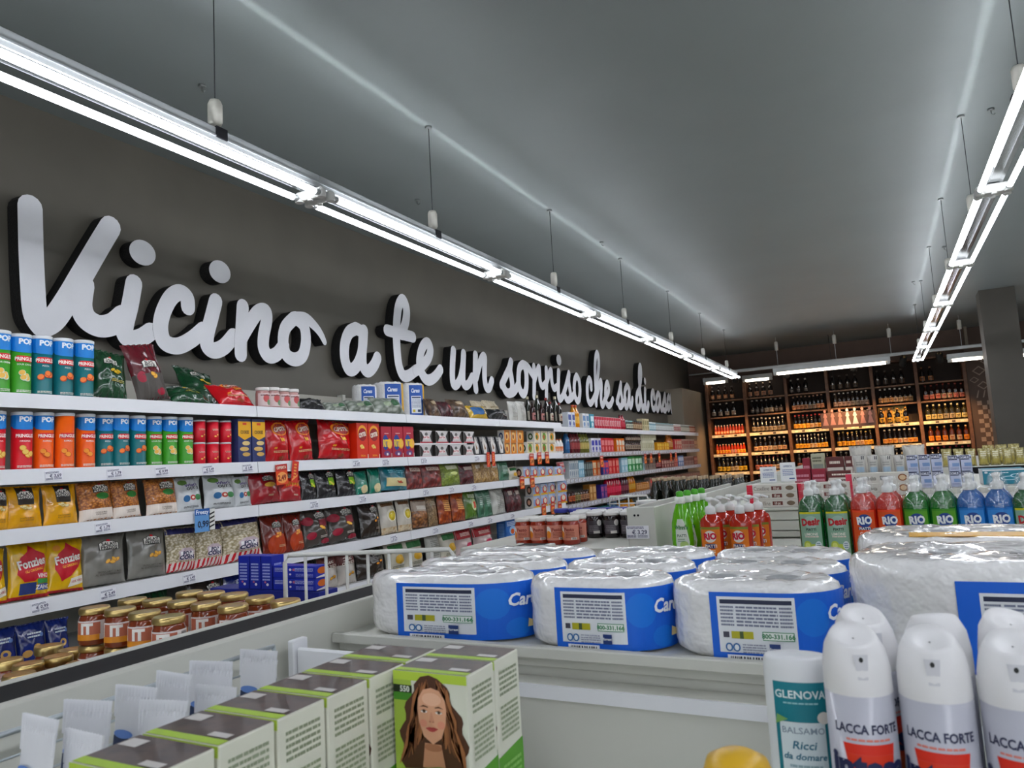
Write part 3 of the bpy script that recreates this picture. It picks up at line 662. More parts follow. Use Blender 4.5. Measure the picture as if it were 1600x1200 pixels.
for q in ((1099, 598, 1138, 596), (1160, 594, 1207, 591)):
    cross(*q, 14.33, 'narrow light bar above the %s wine rack' % ('leftmost' if q[0] < 1150 else 'second'))
a = onY(1150, 582, 13.15); b = onY(1560, 545, 13.15)
r = link('track_rail', None, None, ((a.x+b.x)/2, 13.15, a.z)); tag(r, 'white track rail running across above the wine racks', 'rail')
part(r, 'rail', G().box(a.x, b.x+1.2, 13.12, 13.18, zc+.1, zc+.14, RAILM))
for px in (1216, 1308, 1395, 1507):
    p = onY(px, 575, 13.15); part(r, 'hanger', G().tube([(p.x, 13.15, zc+.14), (p.x, 13.15, CEIL)], .004, RAILM, 6)); part(r, 'cable_grip', G().lathe([(.03, CEIL-.22), (.03, CEIL-.08), (.01, CEIL-.07)], 8, GRIPM, cx=p.x, cy=13.15))
p0 = onY(1100, 574, 14.2)
r = link('conduit', None, None, (-1, 14.2, 2.96)); tag(r, 'thin grey pipe running above the wine racks', 'pipe')
part(r, 'pipe', G().tube([(p0.x-.3, 14.2, 2.96), (1.4, 14.2, 2.96)], .014, RAILM, 8))
for x in (-3.0, -1.2, .6): part(r, 'bracket', G().box(x-.01, x+.01, 14.19, BY-.001, 2.95, 2.97, RAILM))
# black spotlights on the track
SPOTM = mat('spotlight_black', '15120f', .5, vary=.3, vscale=20)
LENS = mat('spotlight_lens', 'ffcf8a', .3, emit=4)
for i, (px, tx, tz) in enumerate(((1148, -2.85, 1.2), (1228, -1.9, 1.35), (1335, -1.0, 1.35), (1412, -.1, 1.4), (1470, .75, 1.4))):
    x = onY(px, 575, 13.15).x
    r = link('spotlight', None, None, (x, 13.15, zc+.099)); tag(r, 'black track spotlight aimed at the wine racks, %s from left' % ORD[i], 'spotlight', 'black track spotlights')
    part(r, 'stem', G().tube([(x, 13.15, zc+.099), (x, 13.15, zc+.02)], .012, SPOTM, 8))
    d = Vector((tx-x, WY-13.15, tz-zc)).normalized()
    q = d.to_track_quat('Z', 'Y')
    g = G(); g.lathe([(.03, -.09), (.05, -.08), (.055, .06), (.058, .07), (.05, .07), (.045, .055)], 14, SPOTM, cap=False); h = link('lamp_head', g.mesh('lamp_head'), r, (0, 0, -.1)); h.rotation_mode = 'QUATERNION'; h.rotation_quaternion = q
    l = link('lens', G().lathe([(.045, .05), (.001, .052)], 14, LENS).mesh('lens'), h)
    li = bpy.data.lights.new('spot_lamp', 'SPOT'); li.energy = WARM; li.color = (1, .55, .22); li.spot_size = R(60); li.spot_blend = .6; li.shadow_soft_size = .04
    lo = bpy.data.objects.new('spot_lamp', li); COL.objects.link(lo); lo.parent = h; lo.location = (0, 0, .09); lo.rotation_euler = (pi, 0, 0)
# hanging brown board with a row of dress-shaped cut-outs
a = onY(1284, 672, 13.6); b = onY(1366, 634, 13.6); BW = b.x-a.x; BH = (b.z-a.z)*.82
r = link('hanging_sign', None, None, (a.x+BW/2, 13.6, a.z)); tag(r, 'brown hanging board with a row of pale figure shapes before the wine', 'sign')
part(r, 'board', G().box(a.x, b.x, 13.59, 13.61, a.z+.02, a.z+BH, mat('sign_brown', '6b4e44', .6, vary=.15, vscale=8), .003))
part(r, 'cable', G().tube([(a.x+BW*.33, 13.6, a.z+BH), (a.x+BW*.3, 13.6, CEIL)], .003, CABLEM, 6))
for k in range(7):
    x = a.x+BW*(.09+k*.137); z = a.z+.07; pale = ink('e6d9d2' if k in (3, 4) else 'b88a80'); q = .045
    g = printed(lambda X, Z, o: (X, 13.59-o-.001, Z), [('p', [(x-q, z), (x+q, z), (x+q*.3, z+.13), (x+q*.7, z+.14), (x+q*.3, z+.2), (x-q*.3, z+.2), (x-q*.7, z+.14), (x-q*.3, z+.13)], pale), ('e', x, z+.24, .02, .028, pale)])
    part(r, 'figure', g)

# ------------------------------------------------------------ the kinds of goods (each built once, facing -Y, base at z = 0)
def FR(items, w, h):                     # print given in fractions of the face
    out = []
    for it in items:
        k = it[0]
        if k == 'e': out.append(('e', it[1]*w, it[2]*h, it[3]*w, it[4]*h, *it[5:]))
        elif k in 'rb': out.append((k, it[1]*w, it[2]*h, it[3]*w, it[4]*h, *it[5:]))
        elif k == 't': out.append(('t', it[1], it[2]*w, it[3]*h, it[4]*h, *it[5:]))
        elif k == 'p': out.append(('p', [(x*w, z*h) for x, z in it[1]], *it[2:]))
        elif k == 'l': out.append(('l', it[1]*w, it[2]*h, it[3]*w, it[4]*h, *it[5:]))
    return out
def T(t, x, z, h, c, w=None, a=0, bold=.02, sh=0, W=1, H=1):      # text squeezed to a width given as a fraction of the face
    sx = 1
    if w: sx = min(1.6, w*W/(twidth(t, bold)*h*H))
    return ('t', t, x, z, h, ink(c), a, bold, sx, sh)
def chips(cx, cz, r, n, c1, c2, seed=1, asp=1.0):
    rr = random.Random(seed); o = []
    for i in range(n):
        x = cx+rr.uniform(-1, 1)*r; z = cz+rr.uniform(-.6, .6)*r*asp; a = rr.uniform(-.8, .8)
        o.append(('e', x, z, r*.62, r*.42*asp, ink(c2), a)); o.append(('e', x-r*.05, z+r*.05*asp, r*.53, r*.34*asp, ink(c1), a))
    return o

# crisp tubes
def crisp_tube(key, body, flavour, c1, c2, pop=True):
    Rr = .0375; h = .235; g = G(); g.lathe([(Rr-.002, 0), (Rr, .002), (Rr, .006), (Rr-.0008, .008), (Rr-.0008, h-.014)], 24, card(body)); s = s_cyl(Rr)
    it = []
    if pop: it += [('r', -.115, .176, .115, h-.014, ink('1f7fc4')), ('e', .0, .174, .05, .012, ink('1f7fc4')), T('POP', .004, .205, .019, 'eef4f8', bold=.05)]
    it += [('p', [(-.029, .127), (.029, .127), (.032, .137), (.028, .150), (-.028, .150), (-.032, .137)], ink('c4202e')), ('t', 'PRINGLES', 0, .1385, .0125, ink('fbf6ee'), 0, .03, .86), ('t', flavour, 0, .117, .006, ink('f2f2ee'), 0, .01, 1)]
    it += chips(.002, .075, .019, 4, c1, c2, len(flavour), 1.4)+[('l', -.026, .012, .026, .022, 2, ink('e8e8e0'))]
    a = printed(s, it, .012)
    rim = G().lathe([(Rr, h-.014), (Rr+.001, h-.012), (Rr+.001, h-.002), (Rr-.002, h), (Rr-.004, h-.004), (.001, h-.004)], 24, CHROME if False else plast('dfe3e6'))
    kind(key, 2*Rr, h, 2*Rr, ('crisp_tube', g), ('printed_label', a), ('lid', rim))
crisp_tube('tube_red', 'c21f2c', 'ORIGINAL', 'f3d27a', 'd99a3a')
crisp_tube('tube_orange', 'e2691f', 'PAPRIKA', 'f0a44a', 'c9521c')
crisp_tube('tube_teal', '1c6c72', 'PIZZA', 'e88a4a', 'b5421e')
crisp_tube('tube_green', '4c9a35', 'SOUR CREAM', 'f0c46a', 'd9e4d8')
crisp_tube('tube_plain_orange', 'e2691f', 'PAPRIKA', 'f0a44a', 'c9521c', False)
def small_can():
    Rr = .03; h = .11; g = G(); g.lathe([(Rr-.002, 0), (Rr, .002), (Rr, h-.008)], 20, card('c01f33')); s = s_cyl(Rr)
    it = [('p', [(-.018, .058), (.018, .058), (.02, .066), (-.02, .066)], ink('e8d8c8')), ('t', 'PRINGLES', 0, .062, .007, ink('b01828'), 0, .03, .85)]+chips(0, .033, .009, 3, 'f3d27a', 'd99a3a', 4)
    kind('small_can', .06, h, .06, ('crisp_can', g), ('printed_label', printed(s, it, .01)), ('lid', G().lathe([(Rr, h-.008), (Rr+.001, h-.006), (Rr, h), (.001, h)], 20, plast('d9dcdf'))))
small_can()

# film bags
def bag_surf(w, h, d, seed, wr=1.0):
    def f(x, z, o, sg=-1):
        v = min(1, max(0, z/h)); u = min(1, max(-1, 2*x/w))
        env = max(0, 4*v*(1-v))**.5; side = max(0, 1-abs(u)**2.4)**.65
        t = d/2*env*side*(1.12-.24*v)
        n1 = noise.noise((x*22+seed, z*14, seed*1.7))*.010+noise.noise((x*40, z*26+seed, 3.1*seed))*.0035
        edge = (1-env)*sin(u*19+seed)*.004
        return (x*(1-.09*env)+noise.noise((z*9, seed, sg))*.006, sg*(t+o)-(n1*env*side+edge)*wr*(1 if sg < 0 else -1)*1.0, z)
    return f
def bag(key, w, h, d, mt, items=(), seed=1, wr=1.0, bands=(), nu=26, nv=34, seal=None):
    f = bag_surf(w, h, d, seed, wr); g = G(); vs = []; fs = []
    for sg in (-1, 1):
        o = len(vs)
        for j in range(nv+1):
            for i in range(nu+1): vs.append(f(-w/2+w*i/nu, h*j/nv, 0, sg))
        for j in range(nv):
            for i in range(nu):
                q = o+j*(nu+1)+i; c = (q, q+1, q+nu+2, q+nu+1); fs.append(c if sg < 0 else c[::-1])
    g.add(vs, fs, mt, True)
    parts = [('snack_bag', g)]
    s = lambda x, z, o: f(x, z, o+.0016)
    it = [('r', -.5, a, .5, b, m2) for a, b, m2 in bands]+list(items)
    if it: parts.append(('printed_label', printed(s, FR(it, w, h), .012)))
    sm = seal or mt; gs = G(); q = []
    for i in range(nu+1): q.append(f(-w/2+w*i/nu, h, 0))
    gs.add([(x, y-.001, z-.012) for x, y, z in q]+[(x, y+(.002 if i % 2 else -.002), z+.006) for i, (x, y, z) in enumerate(q)], [(i, i+1, nu+2+i, nu+1+i) for i in range(nu)], sm)
    parts.append(('crimped_seal', gs))
    kind(key, w, h, d, *parts)
def badge(x, z, w=.42, h=.14, ring='c9202e'):      # white badge with two lines of black lettering
    return [('p', [(x-w/2, z-h*.5), (x+w/2, z-h*.5), (x+w*.5, z+h*.25), (x+w*.25, z+h*.55), (x-w*.25, z+h*.55), (x-w*.5, z+h*.25)], ink('1c1a18')),
            ('p', [(x-w*.46, z-h*.44), (x+w*.46, z-h*.44), (x+w*.46, z+h*.24), (x+w*.22, z+h*.5), (x-w*.22, z+h*.5), (x-w*.46, z+h*.24)], ink('f1efe9')),
            ('e', x, z+h*.62, .05, .022, ink(ring)),
            ('t', 'SALATI', x, z+h*.18, h*.36, ink('1c1a18'), 0, .03, .95), ('t', 'PREZIOSI', x, z-h*.24, h*.36, ink('1c1a18'), 0, .03, .82)]
def sub(x, z, t1, t2, c='5a4a2a', h=.035): return [('t', t1, x, z+h*.7, h, ink(c), 0, .01, .8), ('t', t2, x, z-h*.7, h, ink(c), 0, .01, .8)]
bag('bag_yellow', .2, .27, .085, foil('e0a91c'), [('p', [(-.2, .55), (.24, .55), (.26, .98), (-.22, .98)], ink('2a241c'))]+badge(.02, .78, .46, .2)+chips(.02, .46, .13, 5, 'e9d9a4', 'b89a52', 3, .6)+sub(.0, .2, 'SNACK DI MAIS', 'ALLE ARACHIDI', '7a5a18'), 3)
bag('bag_sticks', .19, .26, .08, fill('d98a3a', '8a4a1c', 75), [('r', -.5, 0, .5, .3, ink('e9dfd6')), ('e', .15, .62, .22, .09, ink('2f7a34'))]+badge(.12, .82, .5, .2)+sub(.05, .17, 'CONI DI MAIS', 'CROCCANTI', '6a5a4a'), 5)
bag('bag_white2', .17, .25, .075, foil('cfd2d4'), [('e', -.25, .86, .16, .08, ink('5a7a3a')), ('t', "What's", .05, .78, .08, ink('5a4a7a'), .1, .03), ('t', 'OUT 2', .1, .68, .08, ink('3a3a3a'), .1, .03), ('e', -.2, .38, .13, .1, ink('3f6f9a')), ('e', .05, .4, .11, .08, ink('a8423a')), ('e', .25, .4, .12, .09, ink('3f7a4a')), ('e', .05, .4, .05, .035, ink('e8d8c8')), ('l', -.3, .1, .3, .16, 2, ink('4a4a4a'))], 7)
bag('bag_red', .2, .27, .085, foil('8f1a26'), [('e', .1, .6, .2, .08, ink('e5b85a'))]+badge(.1, .82, .42, .17)+[('t', 'FRIES', .1, .25, .05, ink('e8d0b0'))], 9)
bag('bag_fries', .2, .27, .085, foil('a31c28'), [('p', [(-.45, .42), (0, .5), (.45, .42), (.3, .58), (.42, .72), (0, .66), (-.42, .76), (-.3, .58)], ink('d9331f'))]+[('p', [(-.3+k*.08, .5+.02*(k % 3)), (-.26+k*.08, .5+.02*(k % 3)), (-.18+k*.07, .66), (-.22+k*.07, .66)], ink('f0c14a' if k % 2 else 'dfa02c')) for k in range(8)]+badge(.0, .86, .44, .16)+[('t', 'FRIES', .1, .2, .05, ink('e8d8c0'))], 11)
bag('bag_lime', .19, .27, .085, foil('1d1c20'), [('r', .0, .45, .36, .72, ink('8dbf2a'))]+chips(.17, .5, .13, 4, 'dcd85a', 'a8a83a', 8, .7)+badge(.16, .84, .44, .18)+[('l', .1, .16, .35, .24, 3, ink('9a9a9a'))], 13)
bag('bag_greycheese', .22, .31, .1, foil('85837d'), badge(.06, .76, .5, .17)+chips(.12, .45, .13, 5, 'd9a94a', 'a8752a', 5, .6)+sub(.05, .22, 'TRONCHETTI DI MAIS', 'AL GUSTO FORMAGGIO', '4a4640'), 15, 1.3)
bag('bag_fonzies', .21, .29, .09, foil('dcb51e'), [('p', [(-.32, .6), (-.36, .45), (-.2, .2), (.05, .3), (.3, .45), (.42, .62), (.36, .78), (.12, .86), (-.05, .96), (-.1, .84), (-.26, .74)], ink('b01a2c')), ('t', 'Fonzies', .02, .64, .15, ink('f6f1ea'), .16, .035, .8), ('t', 'GLI ORIGINALI', .05, .5, .045, ink('e9b54a'), .16, .015, .8), ('r', -.5, 0, .5, .05, ink('9a1826')), ('p', [(.0, .08), (.42, .14), (.44, .3), (.04, .24)], ink('ece6d8')), ('t', '100% VERO', .23, .19, .045, ink('9a1826'), .14, .02, .8), ('e', -.3, .85, .1, .06, ink('c98a2a'))], 17)
bag('bag_fonzies_promo', .21, .29, .09, foil('dcb51e'), [('p', [(-.32, .6), (-.36, .45), (-.2, .3), (.05, .3), (.3, .45), (.42, .62), (.36, .78), (.12, .86), (-.05, .96), (-.1, .84), (-.26, .74)], ink('b01a2c')), ('t', 'Fonzies', .02, .64, .15, ink('f6f1ea'), .16, .035, .8), ('t', 'GLI ORIGINALI', .05, .5, .045, ink('e9b54a'), .16, .015, .8), ('r', -.5, 0, .5, .06, ink('9a1826')), ('r', -.3, .08, .1, .28, ink('2a3a6a')), ('r', .12, .34, .48, .44, ink('c9305a')), ('t', 'VINCI', .3, .39, .07, ink('f2ece4'), 0, .03), ('r', .12, .25, .48, .33, ink('3a8a4a')), ('r', .14, .13, .48, .24, ink('2a4a8a')), ('t', 'ZAINO', .31, .185, .07, ink('f2ece4'), 0, .03)], 18)
bag('bag_popcorn', .19, .29, .09, fill('ece2ca', '9a8a62', 80), [('r', -.5, .86, .5, 1, ink('2a2a5a')), ('r', -.5, 0, .5, .2, ink('e8dcd8'))]+[('p', [(-.5+k*.13, 0), (-.44+k*.13, 0), (-.4+k*.13, .2), (-.46+k*.13, .2)], ink('b3202c')) for k in range(7)]+[('p', [(-.22, .24), (.34, .24), (.36, .44), (.2, .52), (-.1, .52), (-.24, .44)], ink('c9b8c0')), ('r', -.19, .26, .31, .44, ink('f0eef0')), ('t', 'POP', .06, .395, .085, ink('22224a'), 0, .05), ('t', 'CORN', .06, .305, .085, ink('22224a'), 0, .05)], 19, 1.2)
bag('bag_brown', .2, .3, .095, foil('6d2417'), [('e', .1, .25, .5, .28, ink('a8431f'))]+chips(.06, .5, .13, 4, 'e0a04a', 'a85a1c', 6, .6)+badge(.05, .76, .42, .15)+[('l', .0, .17, .35, .24, 2, ink('d9b89a'))], 21)
bag('bag_maroon', .2, .3, .095, foil('4a4440'), [('e', -.35, .7, .16, .12, ink('8f1a34')), ('e', -.3, .3, .14, .1, ink('8f1a34')), ('e', .25, .1, .2, .07, ink('8f1a34')), ('r', .0, .5, .3, .7, ink('7a1528'))]+chips(.16, .5, .12, 4, 'efc05a', 'c98a2a', 7, .7)+badge(.1, .82, .44, .16)+[('l', .0, .2, .3, .27, 2, ink('d0c8c0'))], 23)
bag('bag_darkbrown', .2, .3, .095, foil('2f2620'), chips(.16, .5, .11, 3, 'e8a83a', 'b5552a', 4, .8)+badge(.14, .8, .46, .17)+[('l', .1, .2, .35, .27, 2, ink('8a8078'))], 25)
bag('bag_lemon', .17, .28, .08, foil('d4cfc4'), [('e', .05, .55, .3, .19, ink('e9e4d4')), ('e', .08, .54, .22, .15, ink('c9b42a')), ('r', -.4, .85, .4, .95, ink('6a4a2a')), ('e', .08, .54, .12, .08, ink('e0d05a'))], 27, bands=[(0, .2, fill('b08a5a', 'd9c8a8', 46))])
bag('bag_nuts', .18, .25, .08, fill('b8793f', '5a3218', 42), [('r', -.5, .6, .5, 1, ink('b5a79a')), ('r', -.3, .66, .3, .8, ink('e4ded4'))], 29)
bag('bag_beige', .17, .24, .07, fill('a88a62', '6a5030', 60), [('l', -.3, .7, .3, .85, 3, ink('d8ccb4'))], 31)
bag('bag_orange', .17, .25, .075, fill('c95f1a', '8a3010', 34), [('l', -.25, .4, .25, .8, 6, ink('efc07a')), ('r', -.4, .88, .4, .97, ink('b04a14'))], 33)
bag('bag_green', .17, .25, .075, foil('5a7a32'), [('e', .1, .5, .26, .22, ink('cfd8a8')), ('p', [(0, .35), (.25, .4), (.2, .62), (.05, .6)], ink('b5452a')), ('l', -.3, .75, .3, .9, 3, ink('e4ead0'))], 35)
bag('bag_seagreen', .17, .24, .075, foil('4f7a62'), [('l', -.3, .45, .3, .8, 5, ink('b8ccc0')), ('e', .0, .25, .3, .1, ink('3a5f4a'))], 37)
bag('bag_whitep', .17, .24, .075, foil('c9c8c2'), [('l', -.3, .2, .3, .8, 9, ink('8a8a84'))], 39)
bag('bag_pasta', .17, .2, .08, fill('c9a468', '8f6a36', 50), [('r', -.3, .72, .3, .9, ink('d8cfc0'))], 41)
bag('bag_teal', .26, .2, .09, foil('1f7484'), [('r', -.4, .16, .4, .5, ink('d9cda0'))]+chips(.0, .34, .12, 5, 'b5502a', '7a3018', 9, .6)+[('l', -.3, .7, .3, .85, 2, ink('8fd0dc'))], 43)
bag('bag_tealgreen', .16, .2, .08, foil('1c7a66'), [('e', .0, .22, .3, .18, ink('dccfa8'))], 44)
bag('bag_beans', .24, .2, .09, fill('a83a34', '5a1818', 30), [('r', -.35, .75, .3, .92, ink('e0d4c8')), ('t', 'BORLOTTI', 0, .83, .1, ink('7a2018'))], 45)
bag('bag_lentil', .17, .2, .08, fill('8fa23f', '6a7a2a', 70), [('r', -.3, .75, .3, .95, ink('d8d8c0')), ('e', 0, .55, .2, .08, ink('c9d08a'))], 47)
bag('bag_kidney', .15, .17, .08, fill('6a1a22', '3a0c12', 46), [('r', -.3, .72, .3, .9, ink('d0c0b8'))], 49)
bag('bag_cipster', .26, .28, .12, foil('b5121f'), [('e', .08, .78, .33, .17, ink('e08a2a')), ('e', .08, .78, .27, .14, ink('8a1420')), ('t', 'CIPSTER', .08, .78, .1, ink('f4ece0'), .1, .04, .85)]+chips(.1, .5, .1, 3, 'f0c04a', 'c98a1c', 3, .9)+chips(-.25, .3, .06, 2, 'e8a83a', 'b56a1c', 5, .9)+[('e', .05, .08, .1, .05, ink('8a3a1c')), ('l', -.3, .2, .3, .26, 2, ink('e8c8a0'))], 51, 1.8)
bag('bag_darkgreen', .22, .29, .1, foil('153f26'), badge(-.05, .75, .4, .14)+chips(.05, .52, .12, 5, 'd9b83a', 'a8862a', 2, .6)+[('l', -.1, .3, .3, .36, 2, ink('a89a4a'))], 53, 1.8)
bag('bag_maroontall', .21, .31, .09, foil('5a1420'), [('r', -.5, 0, .5, .45, ink('4d4844')), ('e', -.3, .4, .12, .1, ink('8f1a34')), ('e', .2, .12, .14, .06, ink('8f1a34'))]+badge(.02, .62, .5, .14)+chips(.12, .42, .13, 3, 'efc05a', 'c98a2a', 7, .7), 55, 1.4)
bag('bag_blue', .2, .26, .09, foil('16286a'), [('e', .1, .4, .17, .1, ink('c9a86a')), ('e', .1, .4, .08, .045, ink('16286a')), ('e', -.25, .3, .15, .09, ink('b8935a')), ('l', -.2, .65, .3, .8, 2, ink('dfe6f0')), ('e', .3, .7, .08, .05, ink('6f8ac0'))], 57)
bag('bag_choc', .18, .24, .08, foil('c6c0b8'), [('r', -.5, .62, .5, .95, ink('5a2a26')), ('t', 'Choco', 0, .8, .11, ink('f0e8dc'), .1), ('t', 'CRUNCH', 0, .66, .09, ink('f0e8dc'), .1)]+chips(.05, .3, .12, 4, 'd9a84a', '8a5a2a', 5, .8), 59)
bag('bag_mixed', .17, .22, .08, foil('cfcabb'), [('e', .05, .4, .25, .16, ink('c9a23a')), ('r', -.4, .7, .4, .92, ink('2f6a3a')), ('l', -.3, .1, .3, .2, 2, ink('6a6a5a'))], 61)
bag('bag_redwhite', .19, .22, .08, foil('c9b8b4'), [('r', -.5, .6, .5, 1, ink('9a2028')), ('e', .1, .3, .2, .12, ink('b83a5a')), ('l', -.3, .7, .3, .85, 3, ink('e8d8d0'))], 63)
bag('bag_black', .2, .16, .09, foil('17171a'), [('l', -.2, .4, .2, .6, 2, ink('6a6a6a'))], 65, 1.8)
bag('bag_clear', .22, .14, .1, fill('b9bdb4', '5f6a5c', 30), [('e', .1, .5, .16, .2, ink('2f5a3a')), ('e', -.2, .4, .12, .16, ink('9aa68f'))], 67, 2)
bag('bag_netbrown', .2, .14, .1, fill('7a5f48', '3f2d20', 34), [('r', -.2, .6, .2, .8, ink('b8a890'))], 69, 1.8)
bag('bag_netwine', .2, .13, .1, fill('5a2028', '301014', 34), [('e', .1, .5, .12, .2, ink('8a3a3a'))], 70, 1.8)
bag('bag_yellows', .2, .13, .09, foil('c9a83a'), [('r', -.4, .2, .1, .8, ink('2a5a8a')), ('l', .12, .2, .4, .7, 3, ink('f0e8d0'))], 71, 1.2)
bag('bag_cream', .2, .12, .09, foil('c6bca6'), [('l', -.3, .3, .3, .7, 3, ink('8a7a5a'))], 72, 1.2)
bag('bag_cotton', .26, .16, .2, mat('soft_white', 'cfcbc2', .6, vary=.1, vscale=20, bump=.5, bscale=30), [], 73, 1.4)
bag('bag_sachet', .1, .12, .012, mat('sachet_paper', 'e9eaee', .45, vary=.03, vscale=20), [('p', [(-.42, .66), (.12, .66), (.08, .8), (-.12, .84), (-.42, .82)], ink('20304f')), ('e', -.15, .83, .26, .02, ink('6f8fc8')), ('t', 'ELA', -.16, .745, .09, ink('e9ecf2'), .1, .03, 1.4), ('r', -.42, .55, .12, .66, ink('3f6fb0'))], 74, .03)
bag('bag_tissue', .16, .2, .09, foil('d2d0cb'), [('r', .16, .86, .24, .98, ink('23252c')), ('r', .3, .86, .38, .98, ink('23252c')), ('r', -.3, .42, .36, .6, ink('a9bccb')), ('r', -.3, .1, .36, .38, fill('b59a6a', '4a3a26', 60)), ('l', -.3, .64, .3, .8, 2, ink('9a9a96'))], 75, .6)
bag('bag_sponge', .13, .11, .08, fill('d8cf9a', 'a89a5a', 46), [('l', -.3, .55, .3, .9, 3, ink('f0ecd8')), ('r', -.4, .1, .4, .4, ink('b8ac6a'))], 76, 1.2)

# cartons
def box(key, w, h, d, col, items=(), side=None, top=None, name='carton', bev=.0015, side_items=(), top_items=()):
    g = G(); g.box(-w/2, w/2, -d/2, d/2, 0, h, card(col), bev); parts = [(name, g)]
    if items: parts.append(('printed_label', printed(s_front(d), FR(items, w, h), .2)))
    if side and (side != col or side_items):
        for sg in (1, -1):
            parts.append(('side_print', printed(lambda x, z, o: (sg*(w/2+o), x*sg, z), [('r', -d/2+.001, .001, d/2-.001, h-.001, ink(side))]+FR(side_items, d, h), .5)))
    if top or top_items: parts.append(('top_print', printed(s_top(h), ([('r', -w/2+.001, -d/2+.001, w/2-.001, d/2-.001, ink(top))] if top else [])+list(top_items), .5)))
    kind(key, w, h, d, *parts)
def _join(a, b):
    o = len(a.v); a.v += b.v; a.f += [[i+o for i in f] for f in b.f]; k = [a.m(x) for x in b.ml]; a.mi += [k[i] for i in b.mi]; a.sm += b.sm
box('box_yellownavy', .08, .2, .08, '2c3560', [('p', [(-.5, .62), (.0, .52), (.5, .6), (.5, .94), (-.5, .94)], ink('dfae2a')), ('r', -.15, .86, .15, .91, ink('c9502a')), ('t', 'COOKIES', 0, .7, .07, ink('3a2a1a'), 0, .03, .62), ('e', .1, .45, .3, .05, ink('e0c890')), ('e', -.05, .32, .35, .05, ink('d8b878')), ('e', .1, .2, .3, .045, ink('d0ac68'))], side='39426e')
box('box_cipster', .1, .2, .06, 'c9381c', [('e', 0, .72, .42, .22, ink('e8a83a')), ('e', 0, .68, .38, .18, ink('8a1a20')), ('t', 'CIPSTER', 0, .68, .11, ink('f4ece0'), .2, .04, .55)]+chips(0, .32, .18, 4, 'f3d88a', 'd9a83a', 3, .5)+[('t', 'ORIGINAL', 0, .1, .05, ink('e8a83a'), 0, .02, .7), ('r', .4, .03, .47, .14, ink('efe6d8'))], side='c9381c')
box('box_ritz', .1, .17, .06, '9f1d35', [('e', -.1, .5, .28, .24, ink('24438a')), ('e', .3, .46, .24, .16, ink('e8a83a')), ('e', .3, .46, .19, .13, ink('f0c06a')), ('t', 'RITZ', 0, .48, .2, ink('f0d24a'), 0, .05, .62), ('e', 0, .16, .3, .08, ink('6a4a7a')), ('r', -.05, .1, .12, .17, ink('f0ecec')), ('l', -.2, .76, .2, .8, 1, ink('e8c8c8')), ('r', .42, .04, .47, .16, ink('efe6e0'))], side='9f1d35')
box('box_tub', .135, .09, .1, 'd9d6d4', [('p', [(-.5, .1), (-.35, .1), (-.2, .5), (-.4, .9), (-.5, .9)], ink('23211f')), ('p', [(.5, .1), (.42, .1), (.3, .55), (.45, .9), (.5, .9)], ink('23211f')), ('r', -.5, .0, .5, .09, ink('a8283a')), ('e', 0, .7, .12, .14, ink('6a6664')), ('r', -.22, .3, .22, .58, ink('f4f2f0')), ('t', 'NATTEA', 0, .44, .16, ink('b5353f'), 0, .03, .8)], side='3a3634', name='coffee_box')
box('box_tublid', .137, .012, .102, 'ecebe9', [], name='lid_board')
box('box_zebra', .1, .15, .06, '26262a', [('p', [(-.3, 0), (.1, 0), (.4, .5), (.1, 1), (-.2, .6)], ink('d9d5cf')), ('p', [(-.1, .2), (.15, .3), (.0, .6)], ink('8a6a4a')), ('l', -.4, .7, .4, .95, 4, ink('c9c5c0'))], side='2a2a2e', name='snack_packet')
for k, (a, b, c) in enumerate((('d98a1f', 'e9c88a', '8a3a1a'), ('e6ddc0', '6a9a3a', 'b0502a'), ('e9e2d4', 'd9a030', '4a6a2a'))):
    box('box_cereal%d' % k, .13, .11, .09, a, [('e', -.05, .5, .3, .36, ink(b)), ('e', -.1, .45, .14, .2, ink(c)), ('l', -.4, .8, .4, .95, 2, ink('5a4a3a'))], side='efece6', side_items=[('e', 0, .5, .3, .3, ink('2a3a6a' if k == 0 else '3a5a2a')), ('e', 0, .5, .16, .16, ink('e8e4dc'))], name='snack_box')
box('box_kinder', .13, .11, .09, '9fb4d6', [('e', .1, .45, .33, .35, ink('c94a2a')), ('e', .12, .5, .2, .22, ink('f0e6d4')), ('r', -.5, .0, .5, .16, ink('d9b03a')), ('l', -.45, .7, .1, .92, 2, ink('f4f0ea'))], side='e9e5de', side_items=[('e', 0, .5, .3, .35, ink('3a2a22')), ('e', 0, .5, .17, .2, ink('d8a890'))], name='snack_box')
box('box_blue', .165, .05, .06, '1f2f9a', [('l', .02, .55, .45, .85, 3, ink('b9c0e6')), ('l', -.45, .5, -.15, .85, 3, ink('b9c0e6')), ('e', -.08, .7, .03, .1, ink('e6e0ea')), ('e', .0, .7, .03, .1, ink('b56a8a')), ('e', -.08, .32, .025, .08, ink('e6e0ea')), ('l', .05, .1, .45, .4, 3, ink('8f98d8'))], side='1f2f9a', side_items=[('e', .05, .6, .4, .28, ink('c9702a')), ('p', [(-.45, .05), (.45, .05), (.45, .3), (-.45, .12)], ink('efece8'))], name='biscuit_box')
box('box_blueup', .05, .17, .06, '1d2c90', [('l', -.35, .25, .35, .8, 6, ink('a9b2e0')), ('e', .1, .15, .12, .04, ink('e6e0ea')), ('e', -.1, .22, .1, .03, ink('b56a8a'))], side='1d2c90', side_items=[('l', -.3, .2, .3, .8, 5, ink('a9b2e0'))], name='biscuit_box')
box('box_bluetall', .12, .2, .08, '3f6fb0', [('e', .1, .55, .3, .2, ink('a9c8e8')), ('e', .1, .5, .16, .12, ink('c9602a')), ('l', -.4, .75, .4, .95, 3, ink('e8eef6'))], side='3a66a4', side_items=[('l', -.3, .1, .3, .9, 12, ink('8fb0d8'))])
